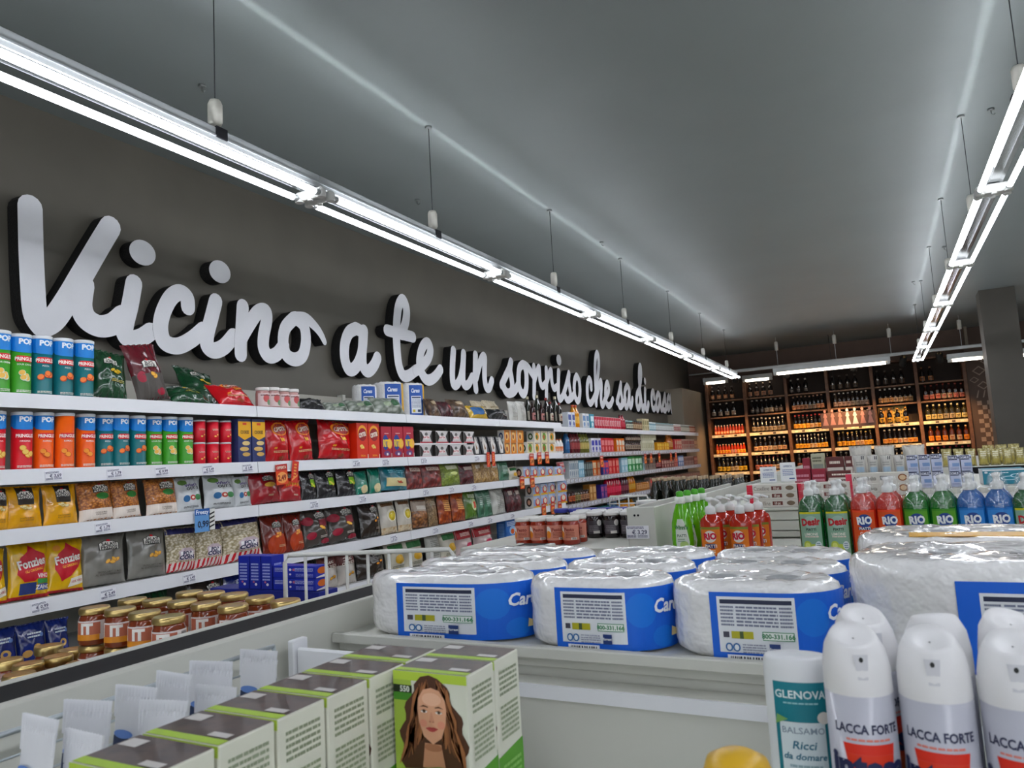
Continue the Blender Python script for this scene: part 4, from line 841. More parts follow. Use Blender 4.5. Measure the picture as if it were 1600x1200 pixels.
box('box_cotton', .3, .033, .1, 'dcd8d0', [('r', -.5, 0, -.38, 1, ink('c9304a')), ('t', 'Caselline', -.2, .5, .55, ink('7a7068'), 0, .0, 1), ('r', .0, .25, .2, .75, ink('6a3a34')), ('t', '10 pz', .1, .5, .35, ink('efe6dc'), 0, .02), ('e', .36, .5, .08, .3, ink('7a6a5a'))], side='c9304a', name='foil_box')
box('box_white', .12, .16, .02, 'eceef0', [('t', 'OFFERTA', 0, .8, .09, ink('3a4a7a'), 0, .02, .8), ('l', -.35, .3, .35, .65, 4, ink('7a84a8')), ('r', .05, .12, .4, .18, ink('4a5a8a'))], name='display_card')
box('box_maroon', .17, .07, .12, '8a2438', [('l', -.4, .2, .4, .8, 3, ink('c98a98'))], side='7a1f30')
box('box_greygreen', .15, .17, .08, 'b9b8a2', [('r', -.5, 0, .5, .15, ink('2f6a42')), ('r', -.4, .3, .4, .7, ink('8f948c')), ('l', -.4, .75, .3, .92, 2, ink('6a6a5a'))], side='c6bfa4')
box('box_brownwin', .19, .14, .08, '5a2a26', [('r', -.45, .05, .45, .66, ink('d9d2ca')), ('r', -.25, .12, .25, .56, ink('5a2a26')), ('e', 0, .3, .18, .14, ink('a8563a')), ('l', -.3, .74, .3, .9, 1, ink('e8dcd0'))], side='d9d2ca', side_items=[('r', -.4, .1, .4, .3, ink('5a2a26')), ('r', -.4, .5, .4, .7, ink('5a2a26'))])
box('box_pinkend', .36, .06, .1, 'd9d6ce', [('r', -.5, 0, -.4, 1, ink('c9405a')), ('t', 'Alluminio', -.2, .5, .4, ink('6a6460'), 0, .02), ('r', .05, .3, .24, .7, ink('5f5f5c')), ('e', .4, .5, .07, .34, ink('8a5a3a')), ('e', .4, .5, .05, .24, ink('d8c0a0'))], side='c9405a', name='foil_box')
box('box_bluewhite', .1, .1, .08, 'c3c9de', [('r', -.5, .72, .3, 1, ink('2f3550')), ('t', 'DOMUS', -.12, .86, .15, ink('e0e4f0'), 0, .03), ('e', .4, .86, .06, .07, ink('2a2f4a')), ('r', -.2, .3, .45, .52, ink('7f96bd')), ('l', -.4, .08, .4, .24, 2, ink('8a90ac'))], side='d3d6e0', name='small_carton')
box('box_tealcarton', .34, .2, .2, '2a7f94', [('r', -.5, .9, .5, 1, ink('d9e0e2')), ('e', .1, .4, .2, .14, ink('bfe0ea')), ('e', .1, .4, .16, .1, ink('2a7f94')), ('e', .3, .55, .18, .14, ink('bfe0ea')), ('e', .3, .55, .14, .1, ink('2a7f94')), ('l', -.3, .72, .1, .8, 1, ink('e0eef0')), ('e', -.42, .8, .04, .07, ink('d9e0e2'))], side='e0e2e2')
def promo(key, w, h, col, items): 
    g = G(); g.box(-w/2, w/2, -.0012, 0, 0, h, card(col)); kind(key, w, h, .0012, ('promo_card', g), ('printed_label', printed(lambda x, z, o: (x, -.0012-o, z), FR(items, w, h), .5)))
promo('card_blue', .085, .11, '6f9fd0', [('r', -.5, .72, .5, 1, ink('2f5fa0')), ('t', 'Freezy', 0, .86, .17, ink('e8f0f8'), 0, .03), ('t', '0,99', .05, .34, .26, ink('20304a'), 0, .03, .9)])
promo('card_stripe', .035, .1, 'e8e8e4', [('p', [(-.4, .1+k*.2), (.4, .2+k*.2), (.4, .28+k*.2), (-.4, .18+k*.2)], ink('2a2a2a')) for k in range(4)])
promo('card_red', .085, .11, 'd9542a', [('r', -.5, .68, .5, 1, ink('b0302a')), ('t', 'OFFERTA', 0, .84, .13, ink('f4e4d0'), 0, .03, .8), ('e', 0, .34, .46, .28, ink('f0a86a')), ('t', '2,49', 0, .34, .26, ink('7a1c14'), 0, .04, .85)])
promo('card_red2', .05, .12, 'c83a28', [('l', -.2, .2, .2, .9, 5, ink('f0b86a')), ('p', [(-.4, .05), (.4, .3), (.4, .4), (-.4, .15)], ink('f0a86a'))])

# hair colour box with a printed portrait
def up(it):                                   # the portrait fills the upper part of the face
    k = it[0]; f = lambda z: 1-(1-z)*.64
    if k == 'e': return ('e', it[1], f(it[2]), it[3], it[4]*.64, *it[5:])
    if k == 'r': return ('r', it[1], f(it[2]), it[3], f(it[4]), *it[5:])
    if k == 't': return ('t', it[1], it[2], f(it[3]), it[4]*.8, *it[5:])
    if k == 'p': return ('p', [(x, f(z)) for x, z in it[1]], *it[2:])
def dye_box():
    w, h, d = .093, .205, .057; g = G(); g.box(-w/2, w/2, -d/2, d/2, 0, h, card('dfe0d2'), .0012)
    HAIR = []
    for k in range(15): t = k/14; HAIR.append((-.21-.2*sin(t*2.2)+.035*sin(t*19), .9-.66*t))
    for k in range(15): t = 1-k/14; HAIR.append((.21+.26*sin(t*2.1)+.035*sin(t*18+1), .9-.6*t))
    HAIR += [(.12, .96), (.0, .985), (-.12, .965)]
    STR = []
    for k in range(9):
        for sg in (-1, 1):
            x0 = .03+sg*(.06+.016*k); P_ = []
            for j in range(9): t = j/8; P_.append((x0+sg*(.03+.02*k)*t*1.3+.028*sin(t*15+k*1.1), .95-.02*k*.4-.62*t*(.75+.03*k)))
            STR.append(('p', P_+[(x+sg*.014+.004, z) for x, z in P_[::-1]], ink(('8a5c3f', '6b452f', '9a6a48')[k % 3])))
    HA = ink('4f3224'); HB = ink('7d5238'); SK = ink('d9a88c'); it = [
        ('r', -.5, .93, .5, 1, ink('b9cf5a')), ('r', -.5, .0, -.25, .93, ink('a8bf5a')), ('r', -.5, .83, -.24, .89, ink('1f2a18')), ('t', '550', -.34, .86, .035, ink('e6ece0'), 0, .03), ('r', -.5, .77, -.24, .83, ink('4f8a35')),
        ('p', HAIR, HA)]+STR+[
        ('p', [(-.08, .46), (.14, .46), (.19, .27), (-.12, .27)], ink('c08f74')), ('e', .03, .43, .12, .03, ink('a8775c')),
        ('p', [(-.165, .72), (-.15, .8), (-.08, .87), (.03, .89), (.14, .87), (.21, .8), (.225, .72), (.21, .62), (.15, .51), (.03, .455), (-.09, .51), (-.15, .62)], SK), ('e', .03, .8, .13, .05, ink('e6bca2')), ('e', -.09, .61, .05, .03, ink('d99a84')), ('e', .15, .61, .05, .03, ink('d99a84')),
        ('p', [(-.135, .735), (-.08, .752), (-.02, .742), (-.02, .733), (-.08, .74)], ink('5a3c2a')), ('p', [(.075, .742), (.13, .752), (.19, .733), (.13, .74), (.075, .733)], ink('5a3c2a')),
        ('e', -.075, .703, .046, .0115, ink('efe6e0')), ('e', .125, .703, .046, .0115, ink('efe6e0')), ('e', -.072, .704, .02, .0112, ink('4a3626')), ('e', .128, .704, .02, .0112, ink('4a3626')), ('p', [(-.125, .704), (-.075, .72), (-.025, .706), (-.075, .7145)], ink('3a2418')), ('p', [(.075, .706), (.125, .72), (.178, .704), (.125, .7145)], ink('3a2418')),
        ('p', [(.018, .7), (.034, .7), (.062, .632), (.026, .622), (-.008, .632)], ink('cf9a80')), ('e', .006, .629, .012, .005, ink('a8705a')), ('e', .048, .629, .012, .005, ink('a8705a')),
        ('p', [(-.06, .577), (.0, .588), (.026, .584), (.052, .588), (.115, .579), (.06, .556), (.026, .551), (-.01, .556)], ink('b0524e')), ('p', [(-.055, .578), (.026, .573), (.11, .58), (.026, .578)], ink('8a3a38')),
        ('p', [(-.5, 0), (.5, 0), (.5, .3), (.1, .29), (-.5, .22)], ink('3f7a2c'))]
    sd = [('p', [(-.5, 0), (.5, 0), (.5, .53), (-.5, .5)], ink('5f9a3a')), ('l', -.35, .8, .38, .94, 5, ink('98a08a')), ('l', -.35, .57, .38, .76, 7, ink('9aa38a')), ('l', -.35, .2, .38, .46, 8, ink('8fbf6f'))]
    hair = mat('printed_hair', '4d372b', .35, hex2='33221a', vscale=70, coat=.3)
    top = [('r', -w/2+.001, -d/2+.001, w/2-.001, d/2-.001, hair), ('r', -w/2+.001, -d/2+.001, w/2-.001, -d/2+.011, ink('a6c23a')), ('r', -w/2+.004, d/2-.022, -w/2+.026, d/2-.008, ink('c9c6c2')), ('r', .016, -d/2+.013, .04, -d/2+.021, ink('c9c6c2'))]
    kind('dye', w, h, d, ('hair_colour_box', g), ('front_print', printed(s_front(d), FR([('r', -.5, 0, .5, .45, ink('3f7a2c'))]+[up(q) for q in it], w, h), .5, dl=.00004)), ('side_print', printed(s_side(w), FR(sd, d, h), .5)), ('top_print', printed(s_top(h), top, .5)))
dye_box()

# jars, bottles, tins
def jar(key, Rr, h, body, lid, items=(), lidh=.016, name='jar', sec=16):
    g = G(); g.lathe([(Rr*.9, 0), (Rr, .006), (Rr, h-lidh-.016), (Rr*.9, h-lidh-.004), (Rr*.88, h-lidh)], sec, body)
    parts = [(name, g), ('lid', G().lathe([(Rr*.95, h-lidh), (Rr*.99, h-lidh+.002), (Rr*.99, h-.004), (Rr*.93, h), (Rr*.8, h-.0015), (.001, h-.0015)], sec, lid))]
    if items: parts.append(('printed_label', printed(s_cyl(Rr), items, .008)))
    kind(key, 2*Rr, h, 2*Rr, *parts)
Rj = .0375
jar('jar_gold', Rj, .092, glassy('7a3a22'), GOLD, [('r', -.05, .014, .075, .062, ink('e9dfdb')), ('r', -.045, .028, .02, .058, ink('b5705a')), ('t', 'IT', -.012, .043, .024, ink('f6f2ee'), 0, .06), ('r', -.05, .014, .018, .028, ink('d9953a')), ('b', .03, .02, .048, .058, ink('2a2a2a'))], sec=22)
jar('jar_sauce', .0385, .118, glassy('8a2a12'), plast('e6e3de'), [('r', -.05, .02, .06, .085, ink('c98a78')), ('e', -.03, .06, .016, .02, ink('ece6e0')), ('e', -.028, .045, .014, .016, ink('d98a2a')), ('t', 'Pesto', .012, .066, .014, ink('7a2a20'), 0, .03), ('l', -.005, .03, .035, .055, 4, ink('8a4a3a')), ('r', .02, .022, .045, .032, ink('efe8e2')), ('b', .024, .023, .042, .031, ink('3a2a2a'))], sec=20)
jar('jar_dark', .0385, .118, glassy('1c1416'), plast('e0dfdc'), [('r', -.03, .02, .045, .08, ink('4a464a')), ('e', .03, .07, .012, .014, ink('e8e4e0')), ('l', -.02, .03, .025, .06, 4, ink('8a868a')), ('r', .0, .022, .03, .034, ink('d8d4d0'))], sec=20)
jar('jar_pink', .034, .105, glassy('b08a86'), plast('ece9e6'), [('r', -.045, .012, .06, .075, ink('d9c6c4')), ('e', 0, .05, .018, .02, ink('b85a5a')), ('e', .015, .03, .014, .014, ink('6f8a6a')), ('l', -.03, .06, .03, .07, 1, ink('6a4a4a'))], sec=18)
jar('jar_blue', .04, .09, glassy('3a2f26'), plast('3a3f9a'), [('r', -.03, .02, .03, .06, ink('8a7a6a'))], sec=16)
jar('jar_big', .055, .1, glassy('5a5348'), plast('e0dfdb'), [('r', -.04, .02, .04, .065, ink('9a9082'))], sec=18)
BOT = {'wine': [(.9, 0), (1, .02), (1, .6), (.92, .66), (.5, .74), (.4, .79), (.38, .93)], 'cham': [(.9, 0), (1, .02), (1, .45), (.8, .58), (.48, .72), (.4, .93)], 'spirit': [(.95, 0), (1, .02), (1, .66), (.8, .72), (.36, .77), (.34, .92)], 'soda': [(.85, 0), (1, .04), (1, .3), (.93, .38), (1, .5), (.95, .68), (.5, .86), (.4, .93)], 'oil': [(.95, 0), (1, .02), (1, .62), (.7, .74), (.42, .84), (.38, .93)]}
def bottle(key, Rr, h, shape, glass, cap, lab, lab2=None, lz=(.14, .46), sec=12, name='bottle', neck=None):
    pr = [(r*Rr, z*h) for r, z in BOT[shape]]; g = G().lathe(pr, sec, glass)
    rn = pr[-1][0]
    parts = [(name, g), ('bottle_cap', G().lathe([(rn*1.08, .9*h), (rn*1.12, .905*h), (rn*1.12, .995*h), (rn*.9, h), (.0005, h)], sec, cap))]
    a = Rr*1.0
    it = [('r', -a*1.25, lz[0]*h, a*1.25, lz[1]*h, ink(lab))]
    if lab2: it += [('r', -a*.7, (lz[0]*.55+lz[1]*.45)*h, a*.7, (lz[0]*.3+lz[1]*.7)*h, ink(lab2)), ('l', -a*.7, (lz[0]+.02)*h, a*.7, (lz[0]*.6+lz[1]*.4)*h, 2, ink(lab2))]
    parts.append(('printed_label', printed(s_cyl(Rr), it, Rr*.5)))
    kind(key, 2*Rr, h, 2*Rr, *parts)
def tin(key, Rr, h, col, lid, it=()):
    g = G().lathe([(Rr*.96, 0), (Rr, .003), (Rr, h-.006), (Rr*.97, h-.002)], 14, plast(col))
    parts = [('tin', g), ('lid', G().lathe([(Rr*.97, h-.004), (Rr, h-.003), (Rr*.95, h), (.001, h-.002)], 14, plast(lid)))]
    if it: parts.append(('printed_label', printed(s_cyl(Rr), it, Rr*.5)))
    kind(key, 2*Rr, h, 2*Rr, *parts)

# washing-up liquid bottles
def detergent(key, w, h, liquid, label, logo, logo_bg, logo_ink, line, fruit, fruit2, band, name='detergent_bottle', cap='e8e9e8', film=True):
    Rr = w/2; sy = .62
    prof = [(.9*Rr, 0), (Rr, .006), (Rr, h*.5), (.985*Rr, h*.58), (.9*Rr, h*.68), (.72*Rr, h*.74), (.42*Rr, h*.79), (.36*Rr, h*.81)]
    g = G().lathe(prof, 28, glassy(liquid), sy=sy)
    c = G().lathe([(.4*Rr, h*.805), (.42*Rr, h*.81), (.42*Rr, h*.87), (.36*Rr, h*.885), (.2*Rr, h*.9), (.18*Rr, h*.95), (.26*Rr, h*.96), (.26*Rr, h*.985), (.15*Rr, h), (.001, h)], 16, plast(cap))
    s = lambda x, z, o: ((Rr+o)*sin(x/Rr), -(Rr+o)*cos(x/Rr)*sy, z)
    it = [('r', -.95*Rr, .02*h, .95*Rr, .56*h, ink(label)), ('r', -.95*Rr, .56*h, .95*Rr, .585*h, ink(band)),
          ('e', .05*Rr, .45*h, .56*Rr, .085*h, ink(logo_bg), .1), ('t', logo, .05*Rr, .455*h, .088*h, ink(logo_ink), .06, .05, .9),
          ('r', -.46*Rr, .335*h, .5*Rr, .37*h, ink('1f2a52' if logo == 'RIO' else label)), ('t', 'PIATTI', .02*Rr, .352*h, .032*h, ink('e9edf4' if logo == 'RIO' else '24302a'), 0, .03), ('t', line, .0, .29*h, .034*h, ink('f0ece4'), 0, .02), ('l', -.5*Rr, .24*h, .6*Rr, .27*h, 1, ink('e8d8d0')),
          ('e', -.35*Rr, .14*h, .32*Rr, .06*h, ink(fruit)), ('e', -.35*Rr, .14*h, .2*Rr, .038*h, ink(fruit2)), ('e', .1*Rr, .11*h, .28*Rr, .05*h, ink(fruit)), ('e', .5*Rr, .14*h, .26*Rr, .055*h, ink('dfe6e8')), ('l', .34*Rr, .1*h, .66*Rr, .18*h, 3, ink('6f8a9a'))]
    parts = [(name, g), ('bottle_cap', c), ('printed_label', printed(s, it, .008))]
    if film: parts.append(('clear_wrap', G().lathe([(1.01*Rr, h*.6), (.96*Rr, h*.7), (.8*Rr, h*.8), (.5*Rr, h*.97), (.35*Rr, h*1.01)], 14, CLEAR, sy=sy, cap=False)))
    kind(key, w, h, w*sy, *parts)
detergent('det_desir', .09, .27, '1d5a2e', '8fae9a', 'Desir', 'a8c0b4', 'a8242e', 'LIMONE', 'b8c45a', 'd9e08a', 'c9c43a')
detergent('det_rio_red', .088, .275, 'b8301f', 'cf5a2a', 'RIO', '22407f', 'f0f2f6', 'Caldo', 'c9304a', 'e88a8a', 'd9502a')
detergent('det_rio_green', .088, .275, '1f6a2a', '5f9a34', 'RIO', '22407f', 'f0f2f6', 'Fresco', 'b8cf5a', 'dce6a0', '4a8a2a')
detergent('det_rio_blue', .088, .275, '1f5fa0', '3f86c8', 'RIO', '22407f', 'f0f2f6', 'Gelo', 'c9d0d4', '8a5a3a', '2f74b8')
def winni():
    w, h = .09, .24; Rr = w/2; sy = .55
    g = G().lathe([(.85*Rr, 0), (.95*Rr, .006), (Rr, h*.25), (.92*Rr, h*.5), (.7*Rr, h*.66), (.45*Rr, h*.78), (.34*Rr, h*.82)], 24, glassy('6fb82a'), sy=sy)
    c = G().lathe([(.42*Rr, h*.8), (.46*Rr, h*.81), (.46*Rr, h*.9), (.3*Rr, h*.91)], 16, plast('e9eee6')); c2 = G().lathe([(.3*Rr, h*.91), (.34*Rr, h*.92), (.34*Rr, h*.98), (.2*Rr, h), (.001, h)], 16, plast('4fae2a'))
    s = lambda x, z, o: ((.97*Rr+o)*sin(x/Rr), -(.98*Rr+o+.0015)*cos(x/Rr)*sy, z)
    it = [('p', [(-.5*Rr, .06*h), (.6*Rr, .06*h), (.75*Rr, .2*h), (.5*Rr, .42*h), (.2*Rr, .56*h), (-.3*Rr, .56*h), (-.55*Rr, .4*h), (-.6*Rr, .2*h)], ink('dfe6da')), ('t', "Winni's", 0, .43*h, .062*h, ink('1f6a2f'), 0, .04, .85), ('t', 'PIATTI', 0, .3*h, .04*h, ink('3a5a40'), 0, .02), ('e', .2*Rr, .16*h, .4*Rr, .055*h, ink('b8d08a')), ('l', -.4*Rr, .2*h, .3*Rr, .26*h, 2, ink('7a9a80'))]
    kind('winni', w, h, w*sy, ('detergent_bottle', g), ('bottle_collar', c), ('bottle_cap', c2), ('printed_label', printed(s, it, .008)))
winni()
def pump():
    w, h = .082, .215; Rr = w/2; sy = .7
    g = G().lathe([(.92*Rr, 0), (Rr, .006), (Rr, h*.56), (.9*Rr, h*.63), (.5*Rr, h*.7), (.4*Rr, h*.72)], 24, glassy('a8301f'), sy=sy)
    c = G().lathe([(.42*Rr, h*.715), (.44*Rr, h*.72), (.44*Rr, h*.82), (.36*Rr, h*.84), (.14*Rr, h*.86), (.14*Rr, h*.93), (.34*Rr, h*.935), (.34*Rr, h*.985), (.2*Rr, h), (.001, h)], 14, plast('ebebea'))
    c.tube([(0, 0, h*.965), (.55*Rr, -.2*Rr, h*.965), (.95*Rr, -.35*Rr, h*.93)], .0045, plast('ebebea'), 8)
    s = lambda x, z, o: ((Rr+o)*sin(x/Rr), -(Rr+o)*cos(x/Rr)*sy, z)
    it = [('r', -.95*Rr, .03*h, .95*Rr, .5*h, ink('d98030')), ('r', -.95*Rr, .46*h, .95*Rr, .5*h, ink('8a8a3a')), ('e', .0, .34*h, .55*Rr, .1*h, ink('e9e2dc')), ('t', 'RIO', 0, .345*h, .1*h, ink('b8203f'), .06, .06, .9), ('r', -.4*Rr, .14*h, .4*Rr, .22*h, ink('3a3a6a')), ('t', 'PIATTI', 0, .18*h, .05*h, ink('f0ece6'), 0, .03), ('l', -.4*Rr, .06*h, .4*Rr, .12*h, 2, ink('f0dcc0'))]
    kind('pump', w, h, w*sy, ('pump_bottle', g), ('pump_head', c), ('printed_label', printed(s, it, .008)))
pump()

# toilet roll packs
WRAP = mat('roll_wrap', 'f0efee', .22, coat=.9, bump=.7, bscale=48, vary=.05, vscale=40)
def stadium(w, r):
    L = w/2-r
    def P(s, o=0):
        sg = 1 if s >= 0 else -1; a = abs(s)
        if a <= L: return (s, -r-o)
        th = (a-L)/r
        if th <= pi: return (sg*(L+(r+o)*sin(th)), -(r+o)*cos(th))
        return (sg*(L-(a-L-pi*r)), r+o)
    return P, 2*(w/2-r)*2+2*pi*r
def roll_pack(key, w, r, h, label, n=2, bump=.0):
    P, per = stadium(w, r); k = 56; g = G()
    ring = [P(-per/2+per*i/k) for i in range(k)]
    lev = [(.012, 0), (.002, .008), (0, .02), (0, h*.35), (.0012, h*.5), (0, h*.65), (0, h-.02), (.004, h-.008), (.016, h-.001), (.03, h)]
    vs = []; fs = []
    for ins, z in lev:
        for i, (x, y) in enumerate(ring):
            q = 1-ins/r; L = w/2-r; xx = min(max(x, -L), L); vs.append((xx+(x-xx)*q, y*q, z+(noise.noise((x*40, y*40, 5))*.004 if z > h-.02 else 0)))
    for j in range(len(lev)-1):
        for i in range(k): a = (i+1) % k; fs.append((j*k+i, j*k+a, (j+1)*k+a, (j+1)*k+i))
    o = (len(lev)-1)*k
    # crinkled top: rings shrinking to the middle line
    L = w/2-r; rings = 5; prev = o
    for t in range(1, rings+1):
        base = len(vs); q = (1-.03/r)*(1-t/rings)
        for i, (x, y) in enumerate(ring):
            xx = min(max(x, -L), L); X = xx+(x-xx)*q; Y = y*q
            core = min(abs(X-c) for c in [(-L+2*L*m_/(n-1)) if n > 1 else 0 for m_ in range(n)]); dd = sqrt(core**2+Y**2)
            vs.append((X, Y, h-.008*math.exp(-(dd/.022)**2)+noise.noise((X*60, Y*60, 2))*.004))
        for i in range(k): a = (i+1) % k; fs.append((prev+i, prev+a, base+a, base+i))
        prev = base
    fs.append(tuple(range(k))[::-1])
    g.add(vs, fs, WRAP, True)
    s = lambda x, z, off: (*P(x, off+.0008), z)
    parts = [('toilet_roll_pack', g), ('printed_label', printed(s, label, .01))]
    for m_ in range(n):
        cx = -L+2*L*m_/(n-1) if n > 1 else 0
        parts.append(('roll_core', G().lathe([(.021, h-.006), (.024, h-.002), (.02, h-.0005), (.014, h-.003), (.001, h-.0045)], 16, mat('film_over_core', 'a9abad', .3, coat=.5, vary=.2, vscale=40, bump=.5, bscale=60), cx=cx, sy=.85)))
    kind(key, w, h, 2*r, *parts)
BL = ink('1a63c4'); hT = .108
def table(x0, x1, z0, z1): return [('r', x0, z0, x1, z1, ink('e9ebef')), ('r', x0+.004, z1-.010, x1-.004, z1-.004, ink('2a2f45')), ('l', x0+.004, z1-.042, x0+.022, z1-.012, 6, ink('7a7f92')), ('l', x0+.025, z1-.042, x1-.022, z1-.012, 6, ink('7a7f92')), ('l', x1-.02, z1-.042, x1-.004, z1-.012, 6, ink('7a7f92')),
        ('r', x0+.006, z1-.057, x0+.014, z1-.049, ink('4a4a55')), ('r', x0+.017, z1-.058, x0+.046, z1-.048, ink('b5b03a')), ('r', x0+.028, z1-.058, x0+.033, z1-.048, ink('4a5a3a')), ('r', x1-.044, z1-.059, x1-.004, z1-.047, ink('3f8a5f')), ('r', x1-.043, z1-.058, x1-.005, z1-.048, ink('eef2ee')), ('t', '800-331.166', x1-.024, z1-.053, .006, ink('2f7a50'), 0, .03, .95),
        ('e', x0+.013, z1-.070, .005, .006, ink('3f6fa0')), ('e', x0+.013, z1-.070, .003, .004, ink('e9ebef')), ('e', x0+.023, z1-.070, .005, .006, ink('3f6fa0')), ('e', x0+.023, z1-.070, .003, .004, ink('e9ebef')), ('l', x0+.031, z1-.078, x1-.04, z1-.064, 4, ink('9a9eac')), ('r', x1-.036, z1-.078, x1-.022, z1-.063, ink('22386a')), ('t', 'forest', x1-.029, z1-.07, .004, ink('e9ebef'), 0, .02)]
LB = [('r', -.05, .002, .155, hT-.012, BL), ('e', .085, .062, .024, .026, ink('1f74cc')), ('e', .12, .02, .02, .016, ink('1f74cc'))]+table(-.04, .062, .012, hT-.018)+[('r', -.03, .002, .02, .010, ink('e6e8ec')), ('b', -.026, .002, .016, .008, ink('2a2a30')), ('t', 'Caress', .135, .068, .02, ink('f0f3f8'), 0, .03, .8, .2), ('p', [(.13, .02), (.145, .02), (.148, .034), (.14, .03), (.132, .034)], ink('d9c99a'))]
roll_pack('rolls', .236, .076, hT, LB)
LB2 = [('r', -.1, .002, .28, .118, BL)]+table(-.075, .055, .022, .104)+[('b', .075, .05, .115, .1, ink('2a2a30')), ('r', .07, .045, .12, .05, ink('e6e8ec'))]
roll_pack('rolls_big', .46, .13, .14, LB2, 3)
P3 = [('r', -.045, .004, .075, .185, ink('1d4f96')), ('t', 'Caress', .008, .155, .022, ink('eef2f8'), 0, .03, .8, .2)]+[('r', -.03, .03, .055, .125, ink('e6e9ee')), ('r', -.025, .112, .05, .12, ink('3a4560')), ('l', -.025, .06, .05, .108, 6, ink('8a90a4')), ('r', -.02, .036, .0, .05, ink('c9b43a')), ('r', .02, .036, .045, .05, ink('3a4560'))]
roll_pack('rolls_tall', .2, .08, .2, P3)
roll_pack('rolls_tall_yellow', .2, .08, .2, P3+[('r', .08, .004, .115, .19, ink('dfb31f'))])

# hair spray, conditioner, yellow cap
def spray():
    Rr = .0272; h = .33; zb = .275
    g = G().lathe([(Rr*.95, 0), (Rr, .004), (Rr, zb)], 28, mat('spray_can', 'c4c5d0', .35, coat=.3, vary=.03, vscale=10))
    c = G(); prof = [(Rr*1.0, zb), (Rr*1.0, zb+.004), (Rr*.99, zb+.02), (Rr*.9, zb+.038), (Rr*.72, zb+.048)]
    vs = []; fs = []; k = 28
    lev = prof+[(Rr*.66, zb+.0505), (Rr*.4, zb+.047), (.001, zb+.046)]
    for j, (r, z) in enumerate(lev):
        for i in range(k):
            a = 2*pi*i/k; y = -r*cos(a); dz = 0
            if j >= 3: dz = .010*(y/Rr)-.004            # slanted thumb dish, low at the front
            vs.append((r*sin(a), y, z+dz))
    for j in range(len(lev)-1):
        for i in range(k): a = (i+1) % k; fs.append((j*k+i, j*k+a, (j+1)*k+a, (j+1)*k+i))
    c.add(vs, fs, plast('ecebec'), True)
    s = s_cyl(Rr)
    slot = printed(lambda x, z, o: ((Rr*.97+o)*sin(x/Rr), -(Rr*(.985-.13*max(0, (z-zb-.014)/.024))+o)*cos(x/Rr), z), [('p', [(-.004, zb+.014), (.004, zb+.014), (.006, zb+.034), (-.006, zb+.034)], ink('d2d2d6')), ('e', 0, zb+.03, .0017, .0021, ink('101010'))], .004)
    red = ink('c43a28'); it = [('t', 'LACCA FORTE', .0, zb-.026, .0072, ink('3a3d55'), 0, .03, .8), ('l', -.018, zb-.0365, .018, zb-.033, 1, ink('d98a80'))]
    n = 10
    for q in range(n):
        z1 = zb-.038-q*.0085; z0 = z1-.0085; wa = .021-q*.00145; wb = .021-(q+1)*.00145
        t = q/n; col = '%02x%02x%02x' % (int(200+24*t), int(56+90*t), int(40+6*t)); it.append(('p', [(-wb, z0), (wb, z0), (wa, z1), (-wa, z1)], ink(col)))
    it += [('t', 'intesa', -.001, zb-.056, .019, ink('23264a'), 0, .05, .95)]
    kind('spray', 2*Rr, h, 2*Rr, ('hair_spray_can', g), ('spray_cap', c), ('nozzle', slot, 1), ('printed_label', printed(s, it, .004, dl=.00008)))
spray()
def conditioner():
    w, h = .06, .31; sy = .55; Rr = w/2
    g = G().lathe([(.93*Rr, 0), (Rr, .006), (Rr, h-.01), (.96*Rr, h-.003), (.9*Rr, h), (.5*Rr, h-.002), (.001, h-.003)], 28, plast('e7e9ec'), sy=sy)
    s = lambda x, z, o: ((Rr+o)*sin(x/Rr), -(Rr+o)*cos(x/Rr)*sy, z)
    it = [('r', -.024, .06, .028, h-.024, ink('1f7884')), ('t', 'GLENOVA', .002, h-.036, .0075, ink('e6f0f0'), 0, .02, .95), ('l', -.014, h-.046, .018, h-.043, 1, ink('9cc8cc')), ('r', -.019, h-.112, .022, h-.063, ink('dfe9ec')), ('t', 'BALSAMO', .002, h-.071, .006, ink('8a9aa8'), 0, .01), ('t', 'Ricci', .002, h-.085, .0075, ink('2f6f86'), 0, .02, 1, .2), ('t', 'da domare', .002, h-.096, .006, ink('2f6f86'), 0, .02, 1, .2), ('l', -.012, h-.108, .016, h-.103, 1, ink('9ab0b8')), ('l', -.015, h-.118, .018, h-.114, 1, ink('cfe4e6')), ('e', .004, h-.14, .016, .016, ink('7a5a40')), ('e', .004, h-.138, .012, .012, ink('f0efe8')), ('p', [(-.022, h-.066), (-.01, h-.06), (-.02, h-.056)], ink('7fa86a')), ('e', .02, h-.058, .006, .006, ink('e8e4dc'))]
    kind('conditioner', w, h, w*sy, ('conditioner_bottle', g), ('printed_label', printed(s, it, .005)))
conditioner()
def yellowcap():
    g = G().lathe([(.024, 0), (.026, .004), (.026, .185), (.02, .2)], 24, plast('d8d4c8')); c = G().lathe([(.0265, .198), (.0275, .2), (.0275, .232), (.024, .241), (.014, .246), (.001, .247)], 24, plast('e2b22c'))
    kind('yellowcap', .055, .247, .055, ('lotion_bottle', g), ('bottle_cap', c))
yellowcap()

